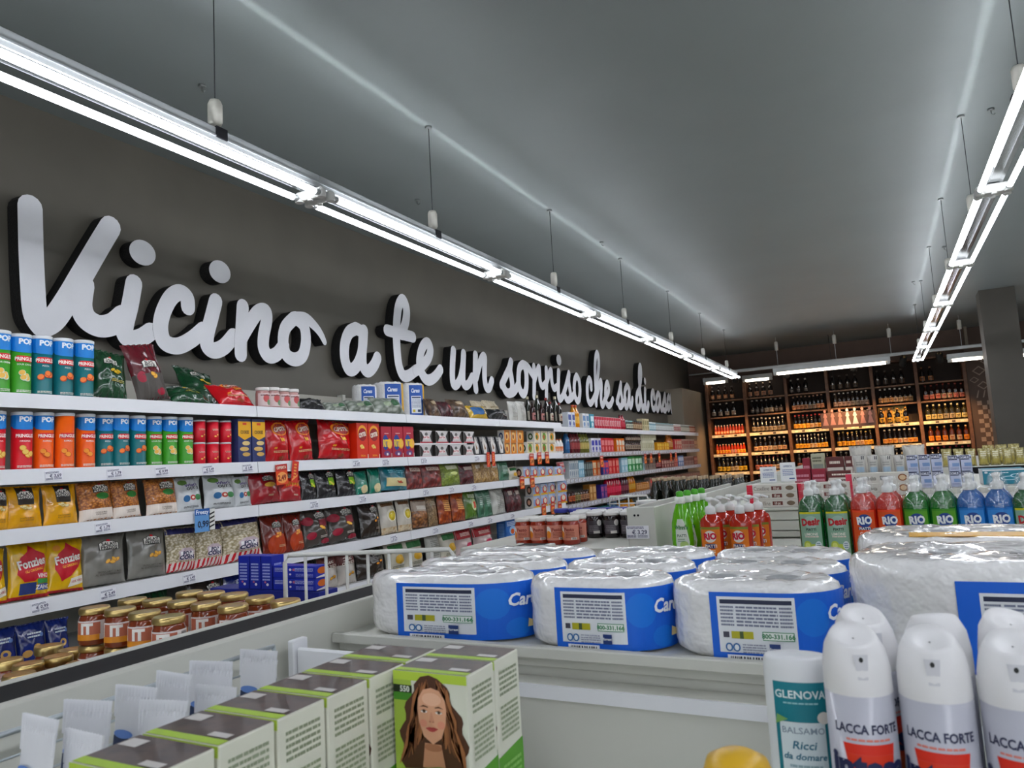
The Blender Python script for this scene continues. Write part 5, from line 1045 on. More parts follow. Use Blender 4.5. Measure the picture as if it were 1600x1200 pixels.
# ------------------------------------------------------------ goods on the near wall shelves
def yat(px, z, X):
    y = onX(px, 700, X).y
    for _ in range(6): y = onX(px, proj((X, y, z))[1], X).y
    return y
WHERE = ['on top wall shelf', 'on second wall shelf', 'on third wall shelf', 'on fourth wall shelf', 'on lowest wall shelf']
NAMES = {'tube': 'crisp_tube', 'smal': 'crisp_can', 'bag_': 'snack_bag', 'box_': 'carton', 'jar_': 'jar', 'roll': 'toilet_roll_pack'}
CATS = {'tube': 'crisps', 'smal': 'crisps', 'bag_': 'bag', 'box_': 'box', 'jar_': 'jar', 'roll': 'toilet paper'}
def wall(lvl, x0, x1, ytop, key, desc, rx=None, back=0, dz=0, rz=0, cyl=None, name=None, cat=None, FXX=None, SHH=None, where=None, ry=0, kx=None):
    if kx is None: kx = 1.13 if key[:4] == 'bag_' else .93
    z = (SHH or SH)[lvl]+dz+.0005; w, h, d, _ = KD[key]; Xf = (FXX or FX)-.03-back
    if cyl is None: cyl = key[:4] in ('tube', 'smal', 'jar_')
    Xc = Xf-d/2
    yc = yat((x0+x1)/2, z, Xc)
    hh = onX((x0+x1)/2, ytop, Xc).z-z
    if lvl > 0 and SHH is None: hh = min(hh, SH[lvl-1]-.062-z)
    sz = max(.4, min(1.7, hh/h))
    if cyl: sx = sy = max(.85, min(1.15, sz)); sz = sx
    else:
        sx = max(.4, min(1.7, (yat(x1, z, Xf)-yat(x0, z, Xf))*kx/w)); sy = max(.6, min(1.15, (sx+sz)/2))
    if rx is None: rx = R(-7) if key[:4] == 'bag_' else 0
    return put(key, name or NAMES[key[:4]], desc, where or WHERE[lvl], cat or CATS[key[:4]], (Xc, yc, z), pi/2+rz, (sx, sy, sz), rx, ry)
# top shelf
for x0, x1, y, k, d in ((-20, 12, 517, 'tube_green', 'green crisp tube with blue top band'), (13, 47, 523, 'tube_green', 'green crisp tube with blue top band'), (47, 80, 526, 'tube_teal', 'dark teal crisp tube with blue top band'), (80, 113, 530, 'tube_teal', 'dark teal crisp tube with blue top band'), (113, 146, 533, 'tube_teal', 'dark teal crisp tube with blue top band')):
    wall(0, x0, x1, y, k, d, rz=R(random.uniform(-6, 6)))
wall(0, 147, 198, 548, 'bag_darkgreen', 'dark green crisp bag standing beside the tubes', rx=R(-16), ry=R(7))
wall(0, 218, 264, 540, 'bag_maroontall', 'tall maroon and grey crisp bag with pointed top', rx=R(-14), ry=R(-9))
o = wall(0, 285, 358, 566, 'bag_darkgreen', 'shiny dark green bag slumped behind the red bag', rx=R(-36), ry=R(10), back=.24, kx=.85)
wall(0, 268, 332, 590, 'bag_darkgreen', 'crumpled dark green bag lying low', kx=1.0, rx=R(-55), ry=R(0), back=.0)
wall(0, 342, 400, 592, 'bag_cipster', 'red crisp bag lying on its back', rx=R(-45), kx=1.0)
for i, (a, b) in enumerate(((403, 418), (419, 434), (435, 450), (450, 464))): wall(0, a, b, 606, 'jar_pink', 'small pinkish jar with white lid', rz=R(random.uniform(-8, 8)))
wall(0, 468, 508, 622, 'bag_black', 'crumpled black bag', rx=R(-35))
for a, b, y, k, d in ((512, 545, 630, 'bag_clear', 'crinkled clear bag with green print'), (548, 588, 627, 'bag_clear', 'crinkled clear bag with green print'), (590, 632, 622, 'bag_clear', 'crinkled clear bag with green print')): wall(0, a, b, y, k, d, rx=R(-30))
wall(0, 553, 588, 602, 'rolls_tall', 'tall white roll pack with blue label', back=.17, kx=.72, cat='toilet paper', rz=R(-38))
wall(0, 588, 628, 598, 'rolls_tall_yellow', 'tall white roll pack with yellow stripe', back=.17, kx=.72, rz=R(-38))
wall(0, 628, 660, 600, 'rolls_tall_yellow', 'tall white roll pack with yellow stripe', back=.15, kx=.72, rz=R(-38))
for a, b, y, k, d in ((674, 688, 622, 'bag_netbrown', 'brown bag of dried goods'), (690, 708, 627, 'bag_netwine', 'dark wine-red bag'), (709, 732, 624, 'bag_netbrown', 'brown bag of dried goods'), (736, 762, 634, 'bag_yellows', 'yellow and blue flat bag'), (764, 796, 640, 'bag_black', 'flat black packet')): wall(0, a, b, y, k, d, rx=R(-25))
for a, b, y in ((746, 764, 626), (766, 784, 624)): wall(0, a, b, y, 'bag_cream', 'cream paper packet at the back', rx=R(-20), back=.12)
for a, b in ((797, 809), (810, 822)): wall(0, a, b, 628, 'bag_whitep', 'pale noodle packet', rx=R(-6))
bottle('bot_dark', .034, .26, 'oil', glassy('18110e'), plast('8a2a2a'), 'd9cdb8', '7a3a3a')
bottle('bot_dark2', .034, .29, 'oil', glassy('1a1f14'), plast('cfc6a8'), 'c9c2b4', '2a2a2a')
bottle('bot_pink', .034, .24, 'spirit', glassy('2a1412'), plast('2a2020'), 'c98a84', '3a2a2a')
for i, (px, y, k, bk) in enumerate(((826, 620, 'bot_dark2', .1), (833, 628, 'bot_pink', 0), (841, 618, 'bot_dark2', .1), (847, 630, 'bot_pink', 0), (855, 622, 'bot_dark', .1), (861, 628, 'bot_dark', 0), (869, 620, 'bot_dark2', .1), (875, 630, 'bot_dark', 0))):
    wall(0, px-4, px+4, y, k, 'dark glass bottle', back=bk, cyl=True, name='bottle', cat='bottle', where='at the far end of the top snack shelf')
# second shelf
for px, y, k, d, bk in ((-10, 640, 'tube_red', 'red crisp tube with blue top band', 0), (33, 640, 'tube_red', 'red crisp tube with blue top band', 0), (67, 641, 'tube_orange', 'orange crisp tube with blue top band', 0), (100, 641, 'tube_plain_orange', 'all orange crisp tube without blue band', -.012), (133, 643, 'tube_orange', 'orange crisp tube with blue top band', 0),
                        (162, 643, 'tube_teal', 'dark teal crisp tube with blue top band', .015), (187, 644, 'tube_teal', 'dark teal crisp tube with blue top band', 0), (214, 646, 'tube_teal', 'dark teal crisp tube with blue top band', 0), (239.5, 647, 'tube_green', 'green crisp tube with blue top band', .01), (264, 648, 'tube_green', 'green crisp tube with blue top band', 0), (289, 649, 'tube_green', 'green crisp tube with blue top band', 0)):
    wall(1, px-12, px+12, y, k, d, back=bk, rz=R(random.uniform(-8, 8)))
for i, px in enumerate((311, 332, 352)):
    wall(1, px-9, px+9, 687, 'small_can', 'small red crisp can in the lower row', cyl=True)
    wall(1, px-9, px+9, 649, 'small_can', 'small red crisp can in the upper row', cyl=True, dz=.1115).scale = (1, 1, 1)
for o_ in [p[0] for p in PUT if p[0].name.startswith('crisp_can')]: o_.scale = (1, 1, 1)
for a, b in ((363, 384), (385, 406)): wall(1, a, b, 653, 'box_yellownavy', 'yellow and navy snack carton', kx=.97)
for a, b, y, bk in ((409, 455, 654, 0), (450, 492, 655, 0), (494, 552, 655, 0)): wall(1, a, b, y, 'bag_cipster', 'shiny red crisp bag', rx=R(-5), back=bk, kx=.9, ry=R(random.uniform(-5, 5)))
for a, b in ((552, 570), (570, 588)): wall(1, a, b, 660, 'box_cipster', 'orange-red crisp carton', kx=.96)
for a, b in ((590, 607), (607, 625), (625, 642)): wall(1, a, b, 667, 'box_ritz', 'crimson cracker carton', kx=.96)
for a, b in ((647, 668), (672, 693), (695, 714), (716, 734)):
    z0 = 0
    wall(1, a, b, 688, 'box_tub', 'white and black coffee box in the lower row', kx=.93); wall(1, a, b, 662, 'box_tub', 'white and black coffee box in the upper row', kx=.93, dz=.104)
for o_ in [p[0] for p in PUT if p[0].name.startswith('carton') and 'coffee' in p[1]]: o_.scale = (o_.scale.x, 1, 1.0); o_.name = 'coffee_box'
g = G(); y0 = yat(646, SH[1], FX); y1 = yat(735, SH[1], FX); g.box(FX-.14, FX-.027, y0, y1, SH[1]+.0915, SH[1]+.1035, plast('ecebe9')); o = link('tray_board', g.mesh('tray_board')); tag(o, 'thin white board between the two rows of coffee boxes', 'board')
for k, (a, b) in enumerate(((736, 748), (749, 761), (762, 774), (775, 786))): wall(1, a, b, 684, 'box_zebra', 'black and white snack packet', rx=R(-14), name='snack_packet', cat='packet')
for k, (a, b, n) in enumerate(((783, 792, 0), (793, 802, 0), (803, 813, 0), (818, 828, 1), (829, 839, 2), (840, 850, 1), (851, 862, 2))):
    wall(1, a, b, 692, 'box_cereal%d' % n, 'colourful snack box in the lower row', name='snack_box', kx=.95).scale.z = 1.0
    if k != 3: wall(1, a, b, 676, 'box_cereal%d' % n, 'colourful snack box in the upper row', name='snack_box', dz=.111, kx=.95).scale.z = .95
bottle('bot_milk', .028, .13, 'soda', plast('e4e2de'), plast('c9704a'), 'd98a5a', None)
for px in (866, 871, 876): wall(1, px-2, px+2, 686, 'bot_milk', 'small white bottle', cyl=True, name='bottle', cat='bottle')
# third shelf
L3 = [(-12, 6, 757, 'bag_yellow', 'yellow snack bag'), (8, 64, 757, 'bag_yellow', 'yellow snack bag'), (70, 120, 757, 'bag_yellow', 'yellow snack bag'), (126, 177, 753, 'bag_sticks', 'orange stick snack bag with white foot'), (179, 219, 750, 'bag_sticks', 'orange stick snack bag with white foot'), (231, 277, 747, 'bag_sticks', 'orange stick snack bag with white foot'),
      (277, 315, 745, 'bag_white2', 'white snack bag with round pictures'), (321, 366, 745, 'bag_white2', 'white snack bag with round pictures'), (368, 392, 746, 'bag_white2', 'white snack bag with round pictures'), (393, 436, 740, 'bag_red', 'dark red snack bag'), (437, 470, 728, 'bag_fries', 'red snack bag with yellow sticks'),
      (472, 494, 734, 'bag_lime', 'black crisp bag with lime panel'), (497, 525, 731, 'bag_lime', 'black crisp bag with lime panel'), (529, 556, 730, 'bag_lime', 'black crisp bag with lime panel'), (558, 575, 738, 'bag_tealgreen', 'teal green nut bag'), (578, 595, 733, 'bag_tealgreen', 'teal green nut bag'), (597, 635, 729, 'bag_teal', 'blue teal snack bag'),
      (637, 660, 726, 'bag_beans', 'red bean bag'), (662, 690, 724, 'bag_beans', 'red bean bag'), (692, 718, 722, 'bag_lentil', 'green lentil bag'), (720, 740, 727, 'bag_kidney', 'dark red bean bag'), (742, 753, 722, 'bag_pasta', 'tan pasta bag'), (754, 766, 721, 'bag_pasta', 'tan pasta bag'), (767, 779, 722, 'bag_pasta', 'tan pasta bag'), (781, 795, 720, 'bag_seagreen', 'green packet'), (796, 808, 730, 'bag_mixed', 'pale packet with green top')]
for t in L3: wall(2, *t, ry=R(random.uniform(-3, 3)))
for k, (a, b) in enumerate(((811, 822), (823, 834), (835, 846), (847, 858), (860, 872))): wall(2, a, b, 729, 'box_kinder', 'pale blue snack box', name='snack_box', kx=.95)
wall(2, 873, 883, 722, 'bag_redwhite', 'red and white packet')
# fourth shelf
L4 = [(-40, 10, 862, 'bag_fonzies', 'yellow bag with red flame shape'), (14, 74, 848, 'bag_fonzies_promo', 'yellow and red bag with blue prize panel'), (74, 128, 846, 'bag_fonzies', 'yellow bag with red flame shape'), (128, 194, 836, 'bag_greycheese', 'grey crisp bag with white badge'), (202, 258, 829, 'bag_greycheese', 'grey crisp bag with white badge'), (262, 306, 826, 'bag_popcorn', 'popcorn bag with red stripes'), (308, 348, 820, 'bag_popcorn', 'popcorn bag with red stripes'), (352, 408, 810, 'bag_popcorn', 'popcorn bag with red stripes'),
      (412, 446, 806, 'bag_brown', 'rust brown crisp bag'), (448, 474, 803, 'bag_brown', 'rust brown crisp bag'), (477, 514, 797, 'bag_maroon', 'grey crisp bag with red spots'), (517, 556, 792, 'bag_maroon', 'grey crisp bag with red spots'), (566, 594, 784, 'bag_darkbrown', 'dark brown crisp bag'), (597, 620, 781, 'bag_lemon', 'white bag with yellow round picture'), (623, 643, 778, 'bag_lemon', 'white bag with yellow round picture'), (646, 668, 783, 'bag_nuts', 'bag of brown nuts'), (671, 684, 776, 'bag_beige', 'beige cereal bag'), (687, 705, 772, 'bag_orange', 'orange biscuit bag'), (708, 726, 772, 'bag_orange', 'orange biscuit bag'), (728, 745, 766, 'bag_green', 'green bag with pale picture'), (748, 757, 765, 'bag_seagreen', 'sea green packet'), (758, 769, 765, 'bag_seagreen', 'sea green packet'), (771, 789, 762, 'bag_whitep', 'white speckled packet'), (793, 803, 764, 'bag_kidney', 'dark pink packet'), (804, 814, 763, 'bag_kidney', 'dark pink packet')]
for t in L4: wall(3, *t, ry=R(random.uniform(-3, 3)))
for k, (a, b) in enumerate(((827, 838), (839, 850), (851, 862), (864, 880))):
    wall(3, a, b, 775, 'box_kinder', 'pale blue snack box in the lower row', name='snack_box', kx=.95).scale.z = 1.0; wall(3, a, b, 760, 'box_kinder', 'pale blue snack box in the upper row', name='snack_box', dz=.111, kx=.95).scale.z = 1.0
# base shelf
for a, b, y in ((-30, 26, 985, ), (28, 72, 975), (74, 108, 968)): wall(4, a, b, y, 'bag_blue', 'dark blue biscuit bag')
for a, b, y, k, d in ((205, 265, 925, 'bag_darkgreen', 'dark green bag behind the gold-lidded jars'), (300, 350, 895, 'bag_darkbrown', 'dark bag behind the gold-lidded jars'), (355, 400, 890, 'bag_blue', 'dark blue biscuit bag'), (410, 450, 880, 'bag_darkbrown', 'dark brown bag'), (455, 495, 875, 'bag_black', 'low black bag'), (500, 528, 866, 'bag_choc', 'white and brown biscuit bag'), (530, 556, 862, 'bag_choc', 'white and brown biscuit bag'), (560, 600, 858, 'bag_darkbrown', 'dark brown bag'), (605, 632, 845, 'bag_mixed', 'pale bag with green top'), (634, 660, 840, 'bag_mixed', 'pale bag with green top'), (668, 688, 833, 'bag_whitep', 'pale speckled bag'), (690, 712, 829, 'bag_mixed', 'pale bag with green top'), (714, 738, 826, 'bag_redwhite', 'red and white bag'), (740, 772, 823, 'bag_redwhite', 'red and white bag')): wall(4, a, b, y, k, d)
wall(4, 784, 802, 808, 'box_bluetall', 'tall blue cereal carton')
# cards hanging from the shelf edges
def hang(px, py, key, where, dx=.012, ry=0):
    p = onX(px, py, FX+dx); w, h, d, _ = KD[key]; return put(key, 'promo_card', {'card_blue': 'blue price card reading 0,99', 'card_stripe': 'narrow black and white striped card', 'card_red': 'orange-red price card', 'card_red2': 'narrow red offer card'}[key], where, 'price card', (p.x, p.y, p.z-h/2), pi/2, 1, 0, ry)
hang(316, 813, 'card_blue', 'hanging before the popcorn bags'); hang(331, 811, 'card_stripe', 'hanging before the popcorn bags')
hang(441, 742, 'card_red', 'hanging before the red fries bag', ry=R(-4)); hang(459, 738, 'card_red2', 'hanging before the red fries bag', ry=R(8))
for px, py in ((763, 718), (771, 717)): hang(px, py, 'card_red2', 'hanging over the pasta bags')
for px, py in ((831, 718), (843, 716), (855, 715)): hang(px, py, 'card_red', 'hanging over the pale blue snack boxes')
for px, py in ((816, 754), (832, 752)): hang(px, py, 'card_red', 'hanging under the third wall shelf')
for px, py in ((850, 796), (864, 794), (875, 792)): hang(px, py, 'card_red', 'hanging at the far end of the fourth shelf')

# ------------------------------------------------------------ goods on the far wall shelves
def tins(col, acc):
    k = 'tin_%s_%s' % (col, acc)
    if k not in KD: tin(k, .04, .15, col, acc, [('r', -.03, .04, .03, .11, ink(acc)), ('l', -.02, .05, .02, .1, 3, ink(col))])
    return k
def boxs(col, acc, w=.1, h=.17):
    k = 'box_%s_%s_%d' % (col, acc, int(h*100))
    if k not in KD: box(k, w, h, .08, col, [('r', -.4, .5, .4, .85, ink(acc)), ('e', 0, .28, .25, .15, ink(acc)), ('l', -.35, .06, .35, .12, 1, ink(acc))], side=col)
    return k
def jars(col, lid, lab):
    k = 'jar_%s_%s_%s' % (col, lid, lab)
    if k not in KD: jar(k, .042, .13, glassy(col), plast(lid), [('r', -.04, .03, .04, .085, ink(lab)), ('l', -.03, .04, .03, .075, 2, ink(col))], sec=12)
    return k
def bots(col, cap, lab, shape='soda', h=.24):
    k = 'bot_%s_%s_%s_%s' % (col, cap, lab, shape)
    if k not in KD: bottle(k, .04, h, shape, glassy(col), plast(cap), lab, None, (.2, .5), 10)
    return k
FW = ['on the highest far shelf', 'on the second far shelf', 'on the third far shelf', 'on the fourth far shelf', 'on the lowest far shelf']
def run(lvl, px0, px1, key, desc, cat, name, hs=1.0, step=None, back=0, dz=0):
    w, h, d, _ = KD[key]; X = FX2-.03-d/2-back; z = SH2[lvl]+dz+.0005
    ya = yat(px0, z, X)+w/2; yb = yat(px1, z, X); st = step or w*1.06; y = ya
    while y < min(yb, 12.95):
        put(key, name, desc, FW[lvl], cat, (X, y, z), pi/2+R(random.uniform(-5, 5)), (1, 1, hs)); y += st
FAR = [
 [(883, 893, boxs('dfe3ea', '3a4a8a'), 'white and blue carton'), (894, 905, bots('c98a1f', 'c9502a', 'e0b85a', 'oil', .26), 'amber honey bottle'), (906, 918, boxs('e2e4e6', '6a8ab0'), 'white and grey carton'), (919, 925, boxs('4f9ab0', 'd9ecf0'), 'light blue carton'), (926, 968, tins('c2203a', 'e8d0d0'), 'red tin'), (968, 975, bots('8a1426', '5a1020', 'a8203a', 'oil', .2), 'crimson bottle'), (976, 985, jars('3a3f3a', '8ab0b0', 'c9c9b8'), 'jar with teal lid'), (985, 1000, jars('5a3a22', '2a2a26', 'b8a080'), 'brown jar'), (1000, 1011, boxs('c9c0a0', '8a8460'), 'beige carton'), (1011, 1022, jars('8aa6ae', 'dfe6e6', 'c0d0d4'), 'pale clear tub'), (1022, 1050, jars('9a9c9a', '7f9a9a', 'c2c4c2'), 'grey clear tub'), (1050, 1062, jars('b8a8a0', 'e0dcd8', '8a4a4a'), 'pale jar'), (1062, 1074, jars('8a8a80', 'a8a8a0', 'b0a898'), 'grey jar'), (1074, 1090, jars('8a5a4a', '9a9088', 'b08a78'), 'brownish jar'), (1090, 1106, jars('a86a4a', 'd9b88a', 'c98a6a'), 'orange jar')],
 [(883, 890, bots('2f5f8a', '1a1a1a', '3a6a9a'), 'dark blue bottle'), (890, 904, bots('5a1c22', '1a1a1a', '8a3a3a'), 'dark red cola bottle'), (905, 920, bots('6a6a32', '2a2a22', 'b8a86a'), 'olive bottle'), (920, 935, boxs('e0e0ea', '3a3f9a'), 'white and blue carton'), (936, 957, boxs('b5202c', 'd98a8a'), 'red carton'), (959, 974, boxs('d97a2a', 'e8e0d0'), 'orange carton'), (975, 999, jars('3a2620', '2a2420', '9a8a7a'), 'dark coffee jar'), (1000, 1021, tins('cfcab0', 'a09a7a'), 'cream tin'), (1023, 1041, boxs('d0961f', 'e8c86a', .12, .12), 'yellow carton'), (1042, 1050, bots('a8642a', 'c98a4a', 'b88a5a', 'oil', .24), 'tan bottle'), (1051, 1062, boxs('a8343a', 'c9b0a0'), 'red carton'), (1062, 1082, boxs('a8988f', '8a4a4a'), 'pinkish grey carton'), (1082, 1106, boxs('8a6a5a', 'b89a80'), 'brown carton')],
 [(885, 900, boxs('cfd3d6', '8a98a4', .05, .19), 'slim grey packet'), (900, 908, boxs('7fb0c4', 'c9dfe8', .05, .19), 'slim light blue packet'), (909, 921, boxs('2f3538', '7a8a8a', .06, .17), 'black packet'), (922, 935, boxs('c9682a', 'e0c8a8', .12, .18), 'orange carton'), (937, 946, boxs('2f3f8a', 'c9506a', .1, .17), 'dark blue carton'), (947, 966, boxs('bf1f28', 'd98a80', .12, .19), 'red carton'), (967, 978, boxs('9ac4d4', 'd0e2ea', .12, .19), 'light blue carton'), (978, 998, boxs('1f8a4a', 'c9e6d0', .14, .2), 'green carton'), (998, 1004, boxs('a8c9d0', '6a8a94', .08, .2), 'pale blue carton'), (1004, 1022, boxs('8a7f7a', '5a504c', .1, .16), 'grey-brown packet'), (1022, 1030, jars('4a1a1c', '2a1414', 'a86a6a'), 'dark red jar'), (1030, 1050, boxs('6a2026', 'c9a8a0', .13, .13), 'maroon box'), (1050, 1056, boxs('9a4a44', 'c98a84', .1, .15), 'rose carton'), (1057, 1066, boxs('4a6a9a', 'c9d0dc', .1, .17), 'blue carton'), (1066, 1082, boxs('9a8480', '6a4a4a', .1, .15), 'mauve packet'), (1082, 1106, boxs('7a3a36', 'b88a80', .1, .14), 'dull red packet')],
 [(886, 895, jars('3a1c16', '2a1410', 'b8623a'), 'dark jar with orange label'), (895, 903, jars('3f3a22', '2a2618', '9a8a5a'), 'olive jar'), (904, 916, jars('4a2a1c', '2a1c16', 'b88a6a'), 'brown sauce jar'), (917, 930, boxs('a8763a', 'd9b88a', .1, .18), 'tan packet'), (935, 945, boxs('3a2f7a', 'a85a8a', .1, .16), 'purple packet'), (946, 968, bots('a81434', '5a0c20', 'c93a5a', 'soda', .23), 'crimson drink bottle'), (970, 980, bots('4a1a2a', '2a1018', '7a3a4a', 'soda', .22), 'dark berry bottle'), (981, 992, bots('b8741a', '5a3a14', 'c9a04a', 'soda', .23), 'amber bottle'), (993, 1012, jars('a8703a', '3a2a1c', 'c99a6a'), 'golden jar'), (1012, 1040, boxs('8a7068', 'c04a4a', .12, .16), 'mixed red carton'), (1040, 1106, boxs('6f5a52', 'a88478', .12, .15), 'brown-grey carton')],
 [(890, 904, bots('2f2f9a', '2a2a7a', '5a5ab0', 'spirit', .16), 'blue bottle'), (905, 925, boxs('6a9ab8', 'd9e6ee', .12, .16), 'light blue carton'), (926, 950, boxs('3f8a8a', 'c0d8d4', .12, .17), 'teal carton'), (950, 965, bots('6a8ab0', '9ab0c8', 'b0c4d8', 'spirit', .2), 'pale blue bottle'), (966, 990, bots('c98a2a', '6a6a5a', 'd9c08a', 'spirit', .2), 'yellow bottle'), (990, 1030, boxs('7a8a8a', 'c9c4b0', .12, .17), 'grey-green carton')]]
for lvl, L in enumerate(FAR):
    for a, b, k, d in L:
        nm = {'tin_': 'tin', 'box_': 'carton', 'jar_': 'jar', 'bot_': 'bottle'}[k[:4]]
        run(lvl, a, b, k, d, nm if nm != 'carton' else 'box', nm)
        if lvl == 1 and d in ('dark coffee jar', 'cream tin'): run(lvl, a, b, k, 'upper '+d, nm, nm, .62, dz=KD[k][1]+.001)
hc = KD['card_red']
for i, px in enumerate((940, 1008, 1017, 1030, 1048, 1056)):
    z = SH2[1]-.06; X = FX2+.02; put('card_red', 'promo_card', 'orange-red price card', 'hanging under the second far shelf', 'price card', (X, yat(px, z, X), z-.11), pi/2, 1.2)

# ------------------------------------------------------------ bottles on the wine racks
WINE = {}
def wine(glass, cap, lab, lab2, shape='wine', h=.29):
    k = 'w_%s%s%s%s' % (glass, cap, lab, shape)
    if k not in KD: bottle(k, .039, h, shape, glassy(glass), plast(cap), lab, lab2, (.12, .4), 10)
    return k
DRK = '120d0c'
RK = [  # per shelf, per bay: glass, cap, label colour, label ink, shape, how many, description
 [(DRK, '2a2020', '8a5a3a', 'c9a07a', 'spirit', 4), (DRK, '6a5a48', '8f6a52', '5a3a2a', 'spirit', 4), (DRK, 'b8b0a8', '2a2420', '8a8078', 'wine', 3), (DRK, '4a4038', '5a4a3a', '2a2018', 'wine', 4), (DRK, '5a5048', '4a3a30', '2a2018', 'wine', 4), (DRK, '8a5a3a', '9a6a42', '4a2a1a', 'spirit', 2)],
 [(DRK, 'c9b8a8', 'cfc0ae', '6a4a3a', 'wine', 4), (DRK, 'a89c94', '3a302a', '8a8078', 'cham', 7), (DRK, 'c99a7a', 'd9a982', '8a4a2a', 'wine', 8), ('2a1f18', 'cfc4b8', 'c9b0a0', '5a3a2a', 'wine', 8), (DRK, 'd0c8bc', 'b89a72', '5a3a1a', 'cham', 7), ('2a1610', '8a3a2a', 'c98a72', '8a2a2a', 'wine', 7)],
 [('8a3018', 'd9c8b8', 'e07a4a', 'f0d8b0', 'soda', 10), (DRK, 'c9bcb0', '9a8a70', '4a3a2a', 'cham', 8), (DRK, 'b03a3a', 'd9a84a', '8a5a1a', 'wine', 8), (DRK, 'cfc8c0', 'c9b090', '5a3a2a', 'wine', 7), (DRK, 'c98a3a', 'd0a84a', '3a2a1a', 'wine', 4), ('2f2a14', 'cfc09a', 'd9c48a', '6a5a2a', 'spirit', 7)],
 [('a8381a', 'd9b88a', 'e8c04a', 'b8301f', 'soda', 10), (DRK, 'b8aca4', 'cfb08a', '6a3a2a', 'wine', 7), (DRK, 'd9c9b4', 'e0b04a', '8a5a1f', 'wine', 9), (DRK, 'c9a860', 'd9a83f', '7a4a1a', 'wine', 8), (DRK, 'c9c0b4', 'd9a860', '8a4a1a', 'cham', 7), ('4a2410', 'd9b070', 'e0963a', '8a4a14', 'spirit', 6)],
 [(DRK, 'cfc4b4', 'd9b84a', '6a5a1a', 'wine', 7), (DRK, 'a83a3a', 'b8786a', '4a2a2a', 'wine', 8), (DRK, '8a7a70', '8a5a4a', '4a2a2a', 'wine', 7), (DRK, 'c9b8a0', 'c99a4a', '5a3a1a', 'wine', 7), (DRK, 'c9b8a0', 'b88a4a', '5a3a1a', 'wine', 7), (DRK, 'c93a4a', 'b8a08a', '4a3a2a', 'wine', 7)],
 [(DRK, 'cfc4b4', 'b89a4a', '6a5a1a', 'wine', 5), (DRK, 'a83a3a', 'a8786a', '4a2a2a', 'wine', 6)]]
SHN = ['topmost', 'second', 'third', 'fourth', 'fifth', 'lowest']
for lv, bays in enumerate(RK):
    for b, (gl, cp, lb, l2, shp, n) in enumerate(bays):
        x0, x1 = WB[b]+.1, WB[b+1]-.05
        for i in range(n):
            alt = lv >= 1 and i in (n//2, n//2+1) and n > 5
            k = wine(gl, cp, lb if not alt else 'b8a890', l2, shp, .29 if shp != 'soda' else .2)
            x = x0+(x1-x0)*(i+.5)/n if n > 5 else x0+.02+i*.125
            s_ = random.uniform(.92, .99)
            put(k, 'bottle', 'wine bottle', 'on the %s shelf of %s wine bay' % (SHN[lv], ORD[b]), 'bottle', (x, WY+.07, WZ[lv]+.0005), R(random.uniform(-10, 10)), (min(1.02, (x1-x0)/n/.0795),)*2+(s_,))
box('box_giftgold', .11, .3, .1, 'c9973a', [('r', -.4, .1, .4, .2, ink('a87a2a'))], side='b8862f')
box('box_giftpat', .11, .3, .1, 'd0b45a', [('p', [(cx-.16, cz), (cx, cz+.06), (cx+.16, cz), (cx, cz-.06)], ink('6a5320')) for cx in (-.25, .25) for cz in (.15, .35, .55, .75, .92)], side='b89a4a')
for i in range(4): put('box_giftgold' if i < 2 else 'box_giftpat', 'gift_box', 'plain gold gift box' if i < 2 else 'patterned yellow gift box', 'among the wine bottles', 'gift box', (-.34+.125+i*.113, WY+.23, WZ[2]+.0005), 0, 1)
# ------------------------------------------------------------ middle counters: goods
GZ = .8605+3*.0935-.0015
def jcol(p, n, d, w, sz=1, z0=.8605):
    for s_ in range(n):
        put('jar_gold', 'jar', d+(', %s in its stack' % ('bottom', 'middle', 'top')[s_] if n > 1 else ''), w, 'jar', (p.x, p.y, z0+s_*.0935), R(55+random.uniform(-15, 15)), (1, 1, sz))
def spread(P, dmin):
    for _ in range(60):
        for i in range(len(P)):
            for j in range(i):
                d = P[i]-P[j]; d.z = 0
                if d.length < dmin: e = d.normalized()*(dmin-d.length)*.5; P[i] += e; P[j] -= e
    return P
RWS = (((148, 948), (188, 950), (226, 955), (264, 962)), ((207, 935), (246, 936), (285, 938), (322, 941), (364, 945)), ((296, 924), (330, 925), (366, 927), (406, 932), (446, 937)))
P = spread([onZ(px, py, GZ) for r_ in RWS for px, py in r_], .0765)
for i, p in enumerate(P): jcol(p, 3, 'gold-lidded jar', ('front stack row', 'second stack row', 'rear stack row')[0 if i < 4 else 1 if i < 9 else 2])
P = spread([onZ(px, py, .9985) for px, py in ((8, 1072), (30, 1052), (62, 1062), (92, 1046), (52, 1034), (84, 1026), (126, 1034), (112, 1014), (146, 1018), (76, 1008), (168, 1022), (12, 1030))], .0765)
for p in P: jcol(p, 1, 'squat gold-lidded jar', 'near the lower left corner', 1.5)
# blue biscuit boxes
BLW = 'before the wire fence'; BY_ = 1.9
q = onY(505, 922, BY_); bz = q.z
o = link('shipping_carton', G().box(q.x-.50, q.x+.01, BY_-.03, BY_+.06, .8605, bz-.001, card('1b2878'), .002).mesh('shipping_carton')); tag(o, 'dark blue shipping carton under the blue biscuit boxes', 'box')
for lv in range(2): put('box_blue', 'biscuit_box', 'flat royal blue biscuit box, %s layer' % ('lower', 'upper')[lv], BLW, 'biscuit box', (q.x-.1, BY_, bz+lv*.0405), 0, (1.15, .95, .8))
for i in range(3): put('box_blueup', 'biscuit_box', 'upright royal blue biscuit box', BLW, 'biscuit box', (q.x-.225-i*.054, BY_, bz), 0, (1, .95, .66))
